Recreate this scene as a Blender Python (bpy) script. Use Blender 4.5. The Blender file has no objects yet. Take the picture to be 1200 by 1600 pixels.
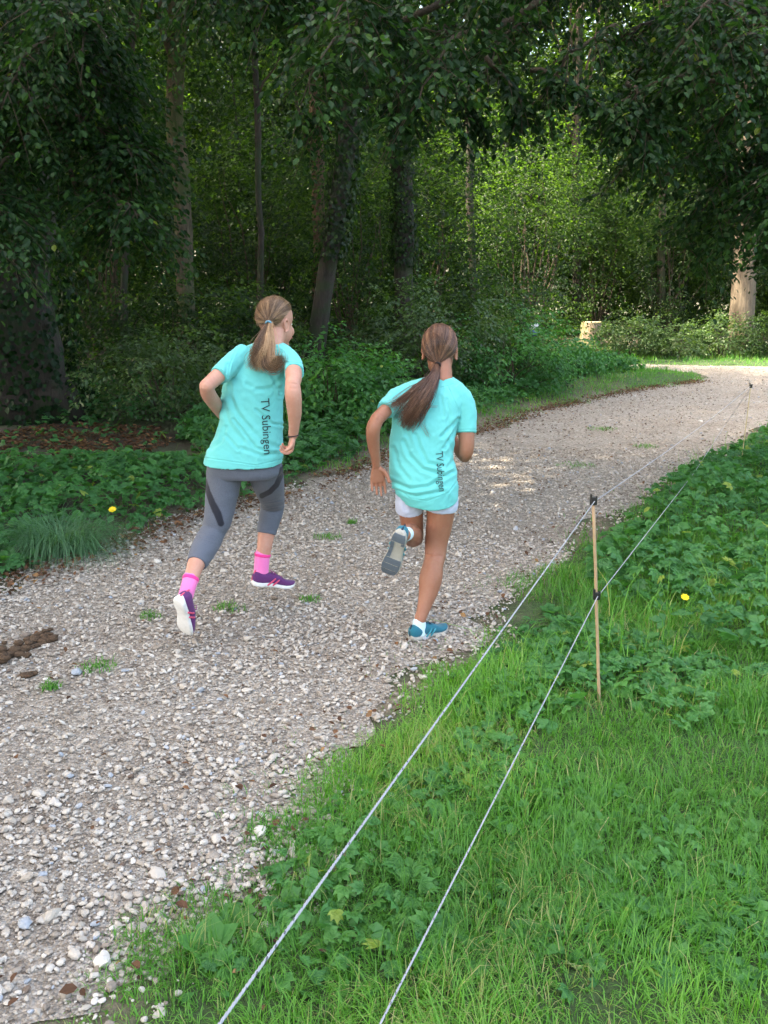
import bpy, bmesh, math, random
import numpy as np
from mathutils import Vector, Matrix, noise, kdtree
from mathutils.bvhtree import BVHTree

R = math.radians
SC = bpy.context.scene
COL = SC.collection
F, PITCH, H = 1440.0, R(13.0), 1.6
CP, SP = math.cos(PITCH), math.sin(PITCH)

# ---------------------------------------------------------------- camera
cd = bpy.data.cameras.new('camera'); cam = bpy.data.objects.new('camera', cd); COL.objects.link(cam)
cd.sensor_fit = 'VERTICAL'; cd.sensor_height = 32.0; cd.lens = 32.0 * F / 1600.0
cd.clip_start = 0.05; cd.clip_end = 1000
cam.location = (0, 0, H); cam.rotation_euler = (R(90) - PITCH, 0, 0)
SC.camera = cam

# ---------------------------------------------------------------- sky, sun, exposure
SUN_EL, SUN_AZ = R(52), R(-99)          # azimuth from +Y towards +X: the sun stands over the wood on the left
w = bpy.data.worlds.new('World'); SC.world = w; w.use_nodes = True
nt = w.node_tree
sky = nt.nodes.new('ShaderNodeTexSky'); sky.sky_type = 'NISHITA'; sky.sun_disc = False
sky.sun_elevation = SUN_EL; sky.sun_rotation = SUN_AZ; sky.air_density = 1.0; sky.dust_density = 5.0; sky.ozone_density = 0.6
bg = nt.nodes['Background']; bg.inputs['Strength'].default_value = 0.15
nt.links.new(sky.outputs['Color'], bg.inputs['Color'])
sd = bpy.data.lights.new('sun', 'SUN'); sun = bpy.data.objects.new('sun', sd); COL.objects.link(sun)
sd.energy = 2.9; sd.angle = R(0.5); sd.color = (1.0, 0.95, 0.86)
sv = Vector((math.sin(SUN_AZ) * math.cos(SUN_EL), math.cos(SUN_AZ) * math.cos(SUN_EL), math.sin(SUN_EL)))
sun.rotation_euler = sv.to_track_quat('Z', 'Y').to_euler(); sun.location = (-10, 0, 30)
SC.view_settings.view_transform = 'Standard'; SC.view_settings.look = 'None'
SC.view_settings.exposure = 3.1; SC.view_settings.gamma = 1.0
try: SC.view_settings.use_white_balance = True; SC.view_settings.white_balance_temperature = 7800; SC.view_settings.white_balance_tint = 8
except Exception: pass
try: SC.view_settings.use_curve_mapping = False
except Exception: pass
cy = SC.cycles
cy.max_bounces = 7; cy.diffuse_bounces = 3; cy.glossy_bounces = 2; cy.transmission_bounces = 4; cy.transparent_max_bounces = 8
cy.caustics_reflective = False; cy.caustics_refractive = False
cy.use_adaptive_sampling = True; cy.adaptive_threshold = 0.02
cy.use_denoising = True
try: cy.denoiser = 'OPENIMAGEDENOISE'; cy.denoising_prefilter = 'ACCURATE'
except Exception: pass
cy.sample_clamp_indirect = 6.0

# ---------------------------------------------------------------- pixel helpers (photo pixels, 1200 x 1600)
def ray(px, py):
    x = (px - 600) / F; y = (800 - py) / F
    return Vector((x, CP + y * SP, -SP + y * CP))
def P(px, py, Y):
    d = ray(px, py); t = Y / d.y
    return Vector((d.x * t, Y, H + d.z * t))
def G(px, py, z=0.0):
    d = ray(px, py); t = (z - H) / d.z
    return Vector((d.x * t, d.y * t, z))
def mpp(p):
    return (p[1] * CP + (H - p[2]) * SP) / F
def project(X):
    X = np.asarray(X, dtype=float)
    dep = X[..., 1] * CP + (H - X[..., 2]) * SP
    up = X[..., 1] * SP + (X[..., 2] - H) * CP
    dep = np.where(dep < 0.05, 0.05, dep)
    return np.stack([600 + F * X[..., 0] / dep, 800 - F * up / dep, dep], -1)

def tag(o, label=None, cat=None, group=None, kind=None):
    if label: o['label'] = label
    if cat: o['category'] = cat
    if group: o['group'] = group
    if kind: o['kind'] = kind
    return o
def link(name, me, mat=None, parent=None):
    o = bpy.data.objects.new(name, me); COL.objects.link(o)
    if mat is not None and not me.materials: me.materials.append(mat)
    if parent is not None: o.parent = parent
    return o
def empty(name, loc=(0, 0, 0)):
    o = bpy.data.objects.new(name, None); COL.objects.link(o); o.location = loc; o.empty_display_size = .1
    return o
def sub_link(name, me, mat, root):
    """child whose mesh is in world coordinates, root an Empty without rotation"""
    o = link(name, me, mat, root)
    o.location = -Vector(root.location)
    return o

def mesh_np(name, V, faces, attrs=None, smooth=False):
    """V (n,3); faces: list of (m,k) index arrays"""
    me = bpy.data.meshes.new(name)
    V = np.ascontiguousarray(V, dtype=np.float32)
    me.vertices.add(len(V)); me.vertices.foreach_set('co', V.ravel())
    loops = np.concatenate([f.ravel() for f in faces]).astype(np.int32)
    sizes = np.concatenate([np.full(len(f), f.shape[1], dtype=np.int32) for f in faces])
    starts = np.concatenate([[0], np.cumsum(sizes)[:-1]]).astype(np.int32)
    me.loops.add(len(loops)); me.loops.foreach_set('vertex_index', loops)
    me.polygons.add(len(sizes)); me.polygons.foreach_set('loop_start', starts)
    me.update(calc_edges=True)
    if attrs:
        for k, a in attrs.items():
            at = me.attributes.new(k, 'FLOAT', 'POINT'); at.data.foreach_set('value', np.ascontiguousarray(a, dtype=np.float32))
    me.polygons.foreach_set('use_smooth', np.full(len(sizes), bool(smooth)))
    return me

class Batch:
    """many copies of small templates collected into one mesh"""
    def __init__(s): s.V = []; s.F = {}; s.A = []; s.n = 0
    def add(s, tv, tfs, pos, rot, scale, val):
        """tv (k,3), tfs list of (m,j); pos (N,3), rot (N,3,3) columns = axes, scale (N,) or (N,3), val (N,)"""
        N = len(pos)
        if N == 0: return
        sc = np.asarray(scale, dtype=np.float32)
        if sc.ndim == 1: sc = np.repeat(sc[:, None], 3, 1)
        loc = tv[None].astype(np.float32) * sc[:, None, :]
        W = np.einsum('nij,nkj->nki', rot.astype(np.float32), loc) + np.asarray(pos, dtype=np.float32)[:, None, :]
        s.addraw(W.reshape(-1, 3), [(np.arange(N) * len(tv))[:, None, None] + tf[None] for tf in tfs], np.repeat(val, len(tv)))
    def addraw(s, V, fs, vals):
        s.V.append(V)
        for f in fs:
            f = np.asarray(f)
            f = f.reshape(-1, f.shape[-1]) + s.n
            s.F.setdefault(f.shape[1], []).append(f)
        s.A.append(np.asarray(vals)); s.n += len(V)
    def build(s, name, smooth=False):
        V = np.concatenate(s.V)
        return mesh_np(name, V, [np.concatenate(v) for k, v in sorted(s.F.items())], {'v': np.concatenate(s.A)}, smooth)

def rots(fwd, up):
    """rotation matrices with Y column = fwd, Z column ~ up; arrays (N,3)"""
    f = fwd / (np.linalg.norm(fwd, axis=1, keepdims=True) + 1e-9)
    x = np.cross(f, up); x /= (np.linalg.norm(x, axis=1, keepdims=True) + 1e-9)
    z = np.cross(x, f)
    return np.stack([x, f, z], -1)

def catmull(P_, n):
    """resample control rows (k,d) to n rows"""
    P_ = np.asarray(P_, dtype=float); k = len(P_)
    if k == 2:
        t = np.linspace(0, 1, n)[:, None]; return P_[0] * (1 - t) + P_[1] * t
    Q = np.vstack([2 * P_[0] - P_[1], P_, 2 * P_[-1] - P_[-2]])
    u = np.linspace(0, k - 1 - 1e-9, n); i = u.astype(int); t = (u - i)[:, None]
    p0, p1, p2, p3 = Q[i], Q[i + 1], Q[i + 2], Q[i + 3]
    return .5 * ((2 * p1) + (-p0 + p2) * t + (2 * p0 - 5 * p1 + 4 * p2 - p3) * t * t + (-p0 + 3 * p1 - 3 * p2 + p3) * t ** 3)

def inpoly(x, y, poly):
    x = np.asarray(x); y = np.asarray(y); c = np.zeros(x.shape, bool); n = len(poly)
    for i in range(n):
        x1, y1 = poly[i]; x2, y2 = poly[(i + 1) % n]
        if y1 == y2: continue
        cond = ((y1 > y) != (y2 > y)) & (x < (x2 - x1) * (y - y1) / (y2 - y1) + x1)
        c ^= cond
    return c
def polydist(x, y, poly, closed=True):
    d = np.full(np.shape(x), 1e9); n = len(poly)
    for i in range(n if closed else n - 1):
        x1, y1 = poly[i]; x2, y2 = poly[(i + 1) % n]
        dx, dy = x2 - x1, y2 - y1; L = dx * dx + dy * dy + 1e-12
        t = np.clip(((x - x1) * dx + (y - y1) * dy) / L, 0, 1)
        d = np.minimum(d, np.hypot(x - x1 - t * dx, y - y1 - t * dy))
    return d
def vnoise(x, y, s=1.0, seed=0):
    """cheap smooth value noise 0..1 (numpy)"""
    x = np.asarray(x) * s + seed * 17.3; y = np.asarray(y) * s + seed * 31.7
    xi = np.floor(x); yi = np.floor(y); fx = x - xi; fy = y - yi
    fx = fx * fx * (3 - 2 * fx); fy = fy * fy * (3 - 2 * fy)
    def h(a, b):
        v = np.sin(a * 127.1 + b * 311.7 + seed * 74.7) * 43758.5453
        return v - np.floor(v)
    return (h(xi, yi) * (1 - fx) + h(xi + 1, yi) * fx) * (1 - fy) + (h(xi, yi + 1) * (1 - fx) + h(xi + 1, yi + 1) * fx) * fy

# ---------------------------------------------------------------- materials
def newmat(name):
    m = bpy.data.materials.new(name); m.use_nodes = True
    n = m.node_tree.nodes; b = n['Principled BSDF']
    return m, m.node_tree, b
def N_(nt, t, **kw):
    n = nt.nodes.new(t)
    for k, v in kw.items(): setattr(n, k, v)
    return n
def ramp(nt, stops, fac):
    r = N_(nt, 'ShaderNodeValToRGB'); e = r.color_ramp.elements
    while len(e) < len(stops): e.new(0.5)
    for i, (p, c) in enumerate(stops): e[i].position = p; e[i].color = (*c, 1)
    nt.links.new(fac, r.inputs[0]); return r.outputs[0]
def mixc(nt, fac, a, b, mode='MIX'):
    m = N_(nt, 'ShaderNodeMix', data_type='RGBA', blend_type=mode)
    for s, v in ((m.inputs[0], fac), (m.inputs[6], a), (m.inputs[7], b)):
        if isinstance(v, (int, float)): s.default_value = v
        elif isinstance(v, tuple): s.default_value = (*v, 1)
        else: nt.links.new(v, s)
    return m.outputs[2]
def noisen(nt, scale, detail=4, rough=.6, vec=None, dist=0):
    n = N_(nt, 'ShaderNodeTexNoise'); n.inputs['Scale'].default_value = scale; n.inputs['Detail'].default_value = detail
    n.inputs['Roughness'].default_value = rough; n.inputs['Distortion'].default_value = dist
    if vec is None: vec = geo(nt)
    nt.links.new(vec, n.inputs['Vector']); return n.outputs['Fac']
def geo(nt):
    return N_(nt, 'ShaderNodeNewGeometry').outputs['Position']
def objc(nt):
    return N_(nt, 'ShaderNodeTexCoord').outputs['Object']
def bump(nt, b, h, strength=.5, dist=.01):
    n = N_(nt, 'ShaderNodeBump'); n.inputs['Strength'].default_value = strength; n.inputs['Distance'].default_value = dist
    nt.links.new(h, n.inputs['Height']); nt.links.new(n.outputs[0], b.inputs['Normal']); return n

def leaf_mat(name, stops, trans=.4, rough=.45, spec=.35, boost=1.5):
    m, nt, b = newmat(name)
    a = N_(nt, 'ShaderNodeAttribute', attribute_name='v')
    c = ramp(nt, stops, a.outputs['Fac'])
    nt.links.new(c, b.inputs['Base Color']); b.inputs['Roughness'].default_value = rough
    b.inputs['Specular IOR Level'].default_value = spec
    t = N_(nt, 'ShaderNodeBsdfTranslucent')
    tc = mixc(nt, 1.0, c, (1.25 * boost, 1.35 * boost, .45 * boost), 'MULTIPLY')
    nt.links.new(tc, t.inputs['Color'])
    mx = N_(nt, 'ShaderNodeMixShader'); mx.inputs[0].default_value = trans
    nt.links.new(b.outputs[0], mx.inputs[1]); nt.links.new(t.outputs[0], mx.inputs[2])
    nt.links.new(mx.outputs[0], nt.nodes['Material Output'].inputs['Surface'])
    return m

M = {}
M['beech'] = leaf_mat('beech_leaf', [(0, (.006, .021, .01)), (.5, (.014, .044, .016)), (.9, (.04, .1, .028)), (1, (.16, .2, .04))], .4, .48, .22)
M['wood_leaf'] = leaf_mat('wood_leaf', [(0, (.005, .015, .007)), (.5, (.017, .042, .014)), (1, (.085, .155, .03))], .5, .5, .35, 1.9)
M['herb'] = leaf_mat('herb_leaf', [(0, (.024, .09, .034)), (.5, (.045, .165, .05)), (.93, (.09, .25, .06)), (1, (.25, .3, .06))], .35, .5, .3)
M['grass'] = leaf_mat('grass_blade', [(0, (.032, .12, .028)), (.3, (.06, .19, .033)), (.6, (.085, .255, .042)), (.85, (.14, .33, .055)), (.93, (.2, .27, .08)), (1, (.36, .33, .18))], .35, .45, .35)
M['dark_grass'] = leaf_mat('dark_grass_blade', [(0, (.035, .11, .055)), (1, (.1, .23, .12))], .3, .4, .4)
M['litter'] = leaf_mat('dead_leaf', [(0, (.035, .02, .014)), (.4, (.09, .045, .028)), (.8, (.17, .085, .045)), (1, (.34, .2, .09))], .15, .7, .2, 1)
M['yellow'] = leaf_mat('yellow_petal', [(0, (.75, .55, .02)), (1, (.85, .68, .03))], .25, .5, .3, 1)
M['bramble'] = leaf_mat('bramble_leaf', [(0, (.02, .05, .02)), (.6, (.05, .1, .035)), (1, (.16, .24, .1))], .4, .4, .5)

def m_bark(name, dark, light, moss=None, scale=6):
    m, nt, b = newmat(name)
    mp = N_(nt, 'ShaderNodeMapping'); mp.inputs['Scale'].default_value = (1, 1, .18)
    nt.links.new(geo(nt), mp.inputs['Vector'])
    n1 = noisen(nt, scale * 3, 6, .7, mp.outputs[0], .6)
    c = ramp(nt, [(.3, dark), (.7, light)], n1)
    if moss:
        n2 = noisen(nt, 3, 4, .6)
        c = mixc(nt, ramp(nt, [(.45, (0, 0, 0)), (.6, (1, 1, 1))], n2), c, moss)
    nt.links.new(c, b.inputs['Base Color']); b.inputs['Roughness'].default_value = .9
    bump(nt, b, n1, 1.0, .03); return m
M['bark_dark'] = m_bark('dark_bark', (.01, .008, .006), (.045, .034, .026), (.018, .028, .01))
M['bark_grey'] = m_bark('grey_bark', (.018, .014, .01), (.085, .068, .046), (.035, .05, .018), 9)
M['bark_red'] = m_bark('reddish_bark', (.07, .04, .028), (.17, .1, .07), None, 8)
M['bark_mid'] = m_bark('brown_bark', (.04, .03, .02), (.13, .1, .065), (.05, .06, .02), 8)
M['bark_pale'] = m_bark('pale_bark', (.055, .043, .03), (.16, .125, .09), None, 6)
M['twig'] = m_bark('twig', (.05, .035, .025), (.1, .075, .05), None, 30)
def m_plain(name, col, rough=.6, spec=.3, metal=0):
    m, nt, b = newmat(name); b.inputs['Base Color'].default_value = (*col, 1); b.inputs['Roughness'].default_value = rough
    b.inputs['Specular IOR Level'].default_value = spec; b.inputs['Metallic'].default_value = metal
    n = noisen(nt, 60, 3, .6, objc(nt)); c = mixc(nt, n, tuple(v * .82 for v in col), tuple(min(1, v * 1.12) for v in col))
    nt.links.new(c, b.inputs['Base Color']); return m

# forest soil / lawn soil
m, nt, b = newmat('soil')
n1 = noisen(nt, 1.2, 5); n2 = noisen(nt, 45, 5, .7)
at_ = N_(nt, 'ShaderNodeAttribute', attribute_name='v')
c1 = mixc(nt, at_.outputs['Fac'], ramp(nt, [(.3, (.1, .075, .055)), (.7, (.26, .21, .16))], n2), ramp(nt, [(.3, (.018, .012, .009)), (.7, (.06, .038, .025))], n2))
c2 = ramp(nt, [(.3, (.03, .04, .015)), (.7, (.07, .09, .03))], n2)
c = mixc(nt, ramp(nt, [(.42, (0, 0, 0)), (.6, (1, 1, 1))], n1), c1, c2)
ag_ = N_(nt, 'ShaderNodeAttribute', attribute_name='g')
c = mixc(nt, ag_.outputs['Fac'], c, ramp(nt, [(.3, (.018, .038, .01)), (.7, (.045, .09, .024))], n2))
nt.links.new(c, b.inputs['Base Color']); b.inputs['Roughness'].default_value = .95; bump(nt, b, n2, .8, .02)
M['soil'] = m
# gravel bed
m, nt, b = newmat('gravel_bed')
vo = N_(nt, 'ShaderNodeTexVoronoi'); vo.inputs['Scale'].default_value = 95; nt.links.new(geo(nt), vo.inputs['Vector'])
vo2 = N_(nt, 'ShaderNodeTexVoronoi'); vo2.inputs['Scale'].default_value = 38; nt.links.new(geo(nt), vo2.inputs['Vector'])
sr = N_(nt, 'ShaderNodeSeparateColor'); nt.links.new(vo.outputs['Color'], sr.inputs[0])
sr2 = N_(nt, 'ShaderNodeSeparateColor'); nt.links.new(vo2.outputs['Color'], sr2.inputs[0])
ca = ramp(nt, [(0, (.12, .105, .09)), (.35, (.29, .262, .228)), (.75, (.43, .395, .35)), (1, (.59, .56, .52))], sr.outputs[0])
cb = ramp(nt, [(0, (.09, .06, .045)), (.2, (.2, .16, .125)), (.7, (.33, .28, .235)), (1, (.5, .48, .45))], sr2.outputs[0])
ca = mixc(nt, .45, ca, cb)
big = noisen(nt, .9, 5, .65); ca = mixc(nt, ramp(nt, [(.35, (0, 0, 0)), (.7, (1, 1, 1))], big), ca, mixc(nt, 1.0, ca, (.84, .79, .74), 'MULTIPLY'))
nt.links.new(ca, b.inputs['Base Color']); b.inputs['Roughness'].default_value = .9
ad = N_(nt, 'ShaderNodeMath', operation='ADD'); nt.links.new(vo.outputs['Distance'], ad.inputs[0]); nt.links.new(vo2.outputs['Distance'], ad.inputs[1])
iv = N_(nt, 'ShaderNodeMath', operation='MULTIPLY'); iv.inputs[1].default_value = -1; nt.links.new(ad.outputs[0], iv.inputs[0])
bump(nt, b, iv.outputs[0], 1.0, .012)
M['path'] = m
# loose stones
m, nt, b = newmat('limestone_chips')
a = N_(nt, 'ShaderNodeAttribute', attribute_name='v')
c = ramp(nt, [(0, (.12, .08, .06)), (.12, (.25, .21, .175)), (.4, (.4, .36, .315)), (.8, (.52, .485, .445)), (.93, (.62, .6, .57)), (.94, (.27, .31, .36)), (1, (.38, .41, .46))], a.outputs['Fac'])
n1 = noisen(nt, 70, 4, .7); c = mixc(nt, n1, mixc(nt, 1.0, c, (.78, .76, .74), 'MULTIPLY'), c)
nt.links.new(c, b.inputs['Base Color']); b.inputs['Roughness'].default_value = .85; bump(nt, b, n1, .35, .004)
M['stone'] = m
# ================================================================ the setting
rng = np.random.default_rng(7)
random.seed(7)
def W2(pts): return [tuple(G(x, y)[:2]) for x, y in pts]
left_edge = W2([(0, 925), (100, 880), (200, 850), (290, 815), (400, 786), (480, 757), (560, 735), (620, 710), (700, 690), (760, 672), (850, 642), (930, 623), (1010, 608), (1095, 597)])
tip = W2([(1108, 592), (1090, 584), (1040, 579)])
far_edge = W2([(1040, 571), (1120, 572), (1200, 574)])
right_edge = W2([(1200, 668), (1130, 700), (1080, 735), (1000, 775), (950, 808), (880, 862), (820, 915), (775, 955), (720, 1015), (670, 1050), (610, 1095), (550, 1150), (515, 1200), (490, 1270), (440, 1340), (350, 1420), (270, 1470), (190, 1540), (120, 1600)])
L0 = left_edge[0]
path_poly = ([(-3.4, 1.0), (-4.6, 2.2), (-3.7, 3.6)] + left_edge + tip + [(-2, 24.5), (-14, 27.5), (-14, 30.2), (-2, 27.0)][:0]
             + [(tip[-1][0] - 6, tip[-1][1] + 1.6), (tip[-1][0] - 6, tip[-1][1] + 3.2)] + far_edge
             + [(30, far_edge[-1][1] - 1.5), (30, 13.5)] + right_edge + [(-.95, 1.2), (-1.2, .7), (-3.0, .7)])
path_poly = [tuple(p) for p in path_poly]
PP = np.array(path_poly)
print('left0', left_edge[0], 'tip', tip, 'far', far_edge, 'right', right_edge[0], right_edge[-1])

def hgt(x, y):
    """height of the ground outside the path"""
    x = np.asarray(x, float); y = np.asarray(y, float)
    h = 0.06 * (vnoise(x, y, .35, 3) - .5) + .03 * (vnoise(x, y, 1.7, 4) - .5)
    rise = np.clip((y - 24.5) / 9, 0, 1); rise = rise * rise * (3 - 2 * rise)
    dpp = polydist(x, y, path_poly)
    ins = inpoly(x, y, path_poly)
    k = np.clip(dpp / .9, 0, 1); k = k * k * (3 - 2 * k); k = np.where(ins, 0, k)
    wood = np.clip((-x - 3 + (y - 6) * .2) / 8, 0, 1)
    return k * (h + .04 + .55 * rise + .35 * wood)

# ground sheet: fine near, coarse towards the horizon
def axis(a, b, fine_a, fine_b, step):
    f = np.arange(fine_a, fine_b + step / 2, step)
    lo = fine_a - np.cumsum(step * 1.35 ** np.arange(1, 40)); lo = lo[lo > a]
    hi = fine_b + np.cumsum(step * 1.35 ** np.arange(1, 40)); hi = hi[hi < b]
    return np.concatenate([[a], lo[::-1], f, hi, [b]])
gx = axis(-400, 400, -12, 14, .16); gy = axis(-400, 500, .5, 34, .16)
X, Y = np.meshgrid(gx, gy); Z = hgt(X, Y) + .005
idx = np.arange(X.size).reshape(X.shape)
quads = np.stack([idx[:-1, :-1], idx[:-1, 1:], idx[1:, 1:], idx[1:, :-1]], -1).reshape(-1, 4)
wear = np.clip(polydist(X, Y, path_poly) / .7 - .15 + .5 * (vnoise(X, Y, 2, 8) - .5), 0, 1)
ground = link('ground', mesh_np('ground', np.stack([X, Y, Z], -1).reshape(-1, 3), [quads], {'v': wear.ravel(), 'g': (((X > -1) & (Y < 22) & (polydist(X, Y, path_poly) > .1) & (X > np.interp(Y, *zip(*sorted([(p[1], p[0]) for p in right_edge]))) - .3)) | ((Y > 20) & (Y < 25.5) & (X > 2))).astype(float).ravel()}, True), M['soil'])
tag(ground, kind='structure')

# the gravel path: a grid cut by the outline, edges pulled to a ragged line
def path_sheet():
    out = []
    n = len(path_poly)
    for i in range(n):
        (x1, y1), (x2, y2) = path_poly[i], path_poly[(i + 1) % n]; L = math.hypot(x2 - x1, y2 - y1); k = max(1, int(L / .035))
        for j in range(k): out.append((x1 + (x2 - x1) * j / k, y1 + (y2 - y1) * j / k))
    q = np.array(out); t = np.roll(q, -1, 0) - np.roll(q, 1, 0); t /= np.linalg.norm(t, axis=1, keepdims=True) + 1e-9
    am = (vnoise(q[:, 0], q[:, 1], 2.5, 11) - .5) * .28 + (vnoise(q[:, 0], q[:, 1], 8, 12) - .5) * .14 + (vnoise(q[:, 0], q[:, 1], 25, 13) - .5) * .05
    q = q + np.stack([t[:, 1], -t[:, 0]], -1) * am[:, None]
    bm = bmesh.new(); vs = [bm.verts.new((x, y, .009)) for x, y in q]
    es = [bm.edges.new((vs[i], vs[(i + 1) % len(vs)])) for i in range(len(vs))]
    bmesh.ops.triangle_fill(bm, edges=es, use_beauty=True, normal=(0, 0, 1))
    me = bpy.data.meshes.new('path'); bm.to_mesh(me); bm.free(); return me
path = link('path', path_sheet(), M['path']); tag(path, kind='structure')

# ---------------------------------------------------------------- loose gravel
def ico(sub):
    bm = bmesh.new(); bmesh.ops.create_icosphere(bm, subdivisions=sub, radius=1)
    v = np.array([p.co[:] for p in bm.verts]); f = np.array([[q.index for q in p.verts] for p in bm.faces]); bm.free()
    return v, f
IV, IF = ico(1)
IV2, IF2 = ico(2)
def inview(x, y, z=0, mx=900, my=200):
    p = project(np.stack([x, y, np.zeros_like(x) + z], -1))
    return (p[..., 0] > -mx) & (p[..., 0] < 1200 + mx) & (p[..., 1] < 1600 + my) & (p[..., 1] > -my) & (y > .3)
def scatter(n, x0, x1, y0, y1):
    return rng.uniform(x0, x1, n), rng.uniform(y0, y1, n)
gb = Batch()
def gravel(n, y0, y1, x0, x1, s0, s1, big=0.02):
    x, y = scatter(n, x0, x1, y0, y1)
    jx = (vnoise(x, y, 3, 21) - .5) * .3
    d = polydist(x, y, path_poly); ins = inpoly(x, y, path_poly)
    spill = (~ins) & (d < .42 * vnoise(x, y, 2, 24) * rng.random(n) ** .6)
    dens = np.clip(.15 + .75 * vnoise(x, y, 1.1, 22) + .5 * vnoise(x, y, 4, 23), 0, 1)
    k = (ins | spill) & inview(x, y) & (rng.random(n) < dens)
    x, y = x[k], y[k]; N = len(x)
    s = s0 + (s1 - s0) * rng.random(N) ** 3.6
    s = np.where(rng.random(N) < big, s * 1.8, s)
    for j in range(6):
        sel = np.arange(N) % 6 == j; m_ = sel.sum()
        hi_ = y1 < 3.5; IVx, IFx = (IV2, IF2) if hi_ else (IV, IF)
        tv = IVx * (1 + (.09 if hi_ else .2) * rng.standard_normal((len(IVx), 1)).clip(-1.3, 1.3)) * (1 + .22 * np.sin(IVx @ rng.normal(0, 2.2, 3) + j)[:, None]) * [1, .84 + .1 * j / 6, .64]
        yaw = rng.uniform(0, 6.28, m_); tl = rng.normal(0, .35, (m_, 2))
        up = np.stack([tl[:, 0], tl[:, 1], np.ones(m_)], -1)
        rot = rots(np.stack([np.cos(yaw), np.sin(yaw), 0 * yaw], -1), up)
        pos = np.stack([x[sel], y[sel], .014 + s[sel] * .18], -1)
        v = rng.beta(2.2, 2.0, m_) * .93
        v = np.where(rng.random(m_) < .035, rng.uniform(.945, 1, m_), v); v = np.where(rng.random(m_) < .03, rng.uniform(0, .1, m_), v)
        gb.add(tv, [IFx], pos, rot, s[sel][:, None] * np.array([1.2, 1, 1]) * rng.uniform(.75, 1.2, (m_, 3)), v)
gravel(46000, 1.2, 3.2, -3.5, 1.2, .003, .0125)
gravel(66000, 3.2, 6.0, -4.5, 2.2, .004, .0135)
gravel(36000, 6.0, 10.0, -3.0, 4.5, .006, .014)
gravel(20000, 10.0, 23.5, -1, 14, .009, .017)
o = link('gravel', gb.build('gravel'), M['stone']); tag(o, 'loose pale limestone gravel lying over the path', kind='stuff')

# ---------------------------------------------------------------- leaf templates (grow along +Y, Z up)
def T(v, f): return np.array(v, float), [np.array(f)]
LEAF = T([(0, 0, 0), (0, .5, -.05), (0, 1, -.1), (-.26, .25, .05), (-.3, .62, .03), (.26, .25, .05), (.3, .62, .03)], [(0, 1, 4, 3), (0, 5, 6, 1), (1, 2, 4, 4)][:2] + [])
LEAF = (LEAF[0], [np.array([(0, 1, 4, 3), (0, 5, 6, 1)]), np.array([(1, 2, 4), (1, 6, 2)])])
LEAF4 = T([(0, 0, 0), (0, 1, -.1), (-.3, .45, .05), (.3, .45, .05)], [(0, 1, 2), (0, 3, 1)])
def _lobed(n, asp=.5, teeth=True):
    """palmate leaf: n leaflets spread as a fan, each a folded rhomb with shoulders"""
    V, Q, T3 = [], [], []
    for i in range(n):
        a = (i - (n - 1) / 2) * (2.2 / max(n - 1, 1)); L = 1 - .16 * abs(i - (n - 1) / 2)
        s, c = math.sin(a), math.cos(a); b = len(V)
        for (u, t, z) in [(0, 0, 0), (0, .55, .03), (0, 1, -.12), (-.2, .3, .08), (-.27, .6, .03), (.2, .3, .08), (.27, .6, .03)]:
            u *= asp * 2 * L; t *= L; V.append((u * c + t * s, -u * s + t * c, z * L))
        Q += [(b, b + 1, b + 4, b + 3), (b, b + 5, b + 6, b + 1)]; T3 += [(b + 1, b + 2, b + 4), (b + 1, b + 6, b + 2)]
    return np.array(V, float), [np.array(Q), np.array(T3)]
TREF = _lobed(3, .55); PALM = _lobed(5, .38)

# ---------------------------------------------------------------- grass blades
def blades(x, y, z, L, Wd, lean, curv, val, seg=3, az=None):
    N = len(x); az = rng.uniform(0, 6.28, N) if az is None else az
    dx, dy = np.cos(az), np.sin(az)
    ts = np.linspace(0, 1, seg + 1)
    V = np.zeros((N, 2 * seg + 1, 3), np.float32)
    for i, t in enumerate(ts):
        h = lean * t + curv * t * t
        r_ = L * t * np.sin(np.clip(h, 0, 2.2)); zz = L * t * np.cos(np.clip(h, 0, 2.2))
        cx = x + dx * r_; cy_ = y + dy * r_; wd = Wd * (1 - t ** 1.6) * .5
        if i < seg:
            V[:, 2 * i] = np.stack([cx - dy * wd, cy_ + dx * wd, z + zz], -1)
            V[:, 2 * i + 1] = np.stack([cx + dy * wd, cy_ - dx * wd, z + zz], -1)
        else: V[:, 2 * seg] = np.stack([cx, cy_, z + zz], -1)
    q = np.array([(2 * i, 2 * i + 1, 2 * i + 3, 2 * i + 2) for i in range(seg - 1)])
    t3 = np.array([(2 * seg - 2, 2 * seg - 1, 2 * seg)])
    base = (np.arange(N) * (2 * seg + 1))[:, None, None]
    return V.reshape(-1, 3), [base + q[None], base + t3[None]], np.repeat(val, 2 * seg + 1)
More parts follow.
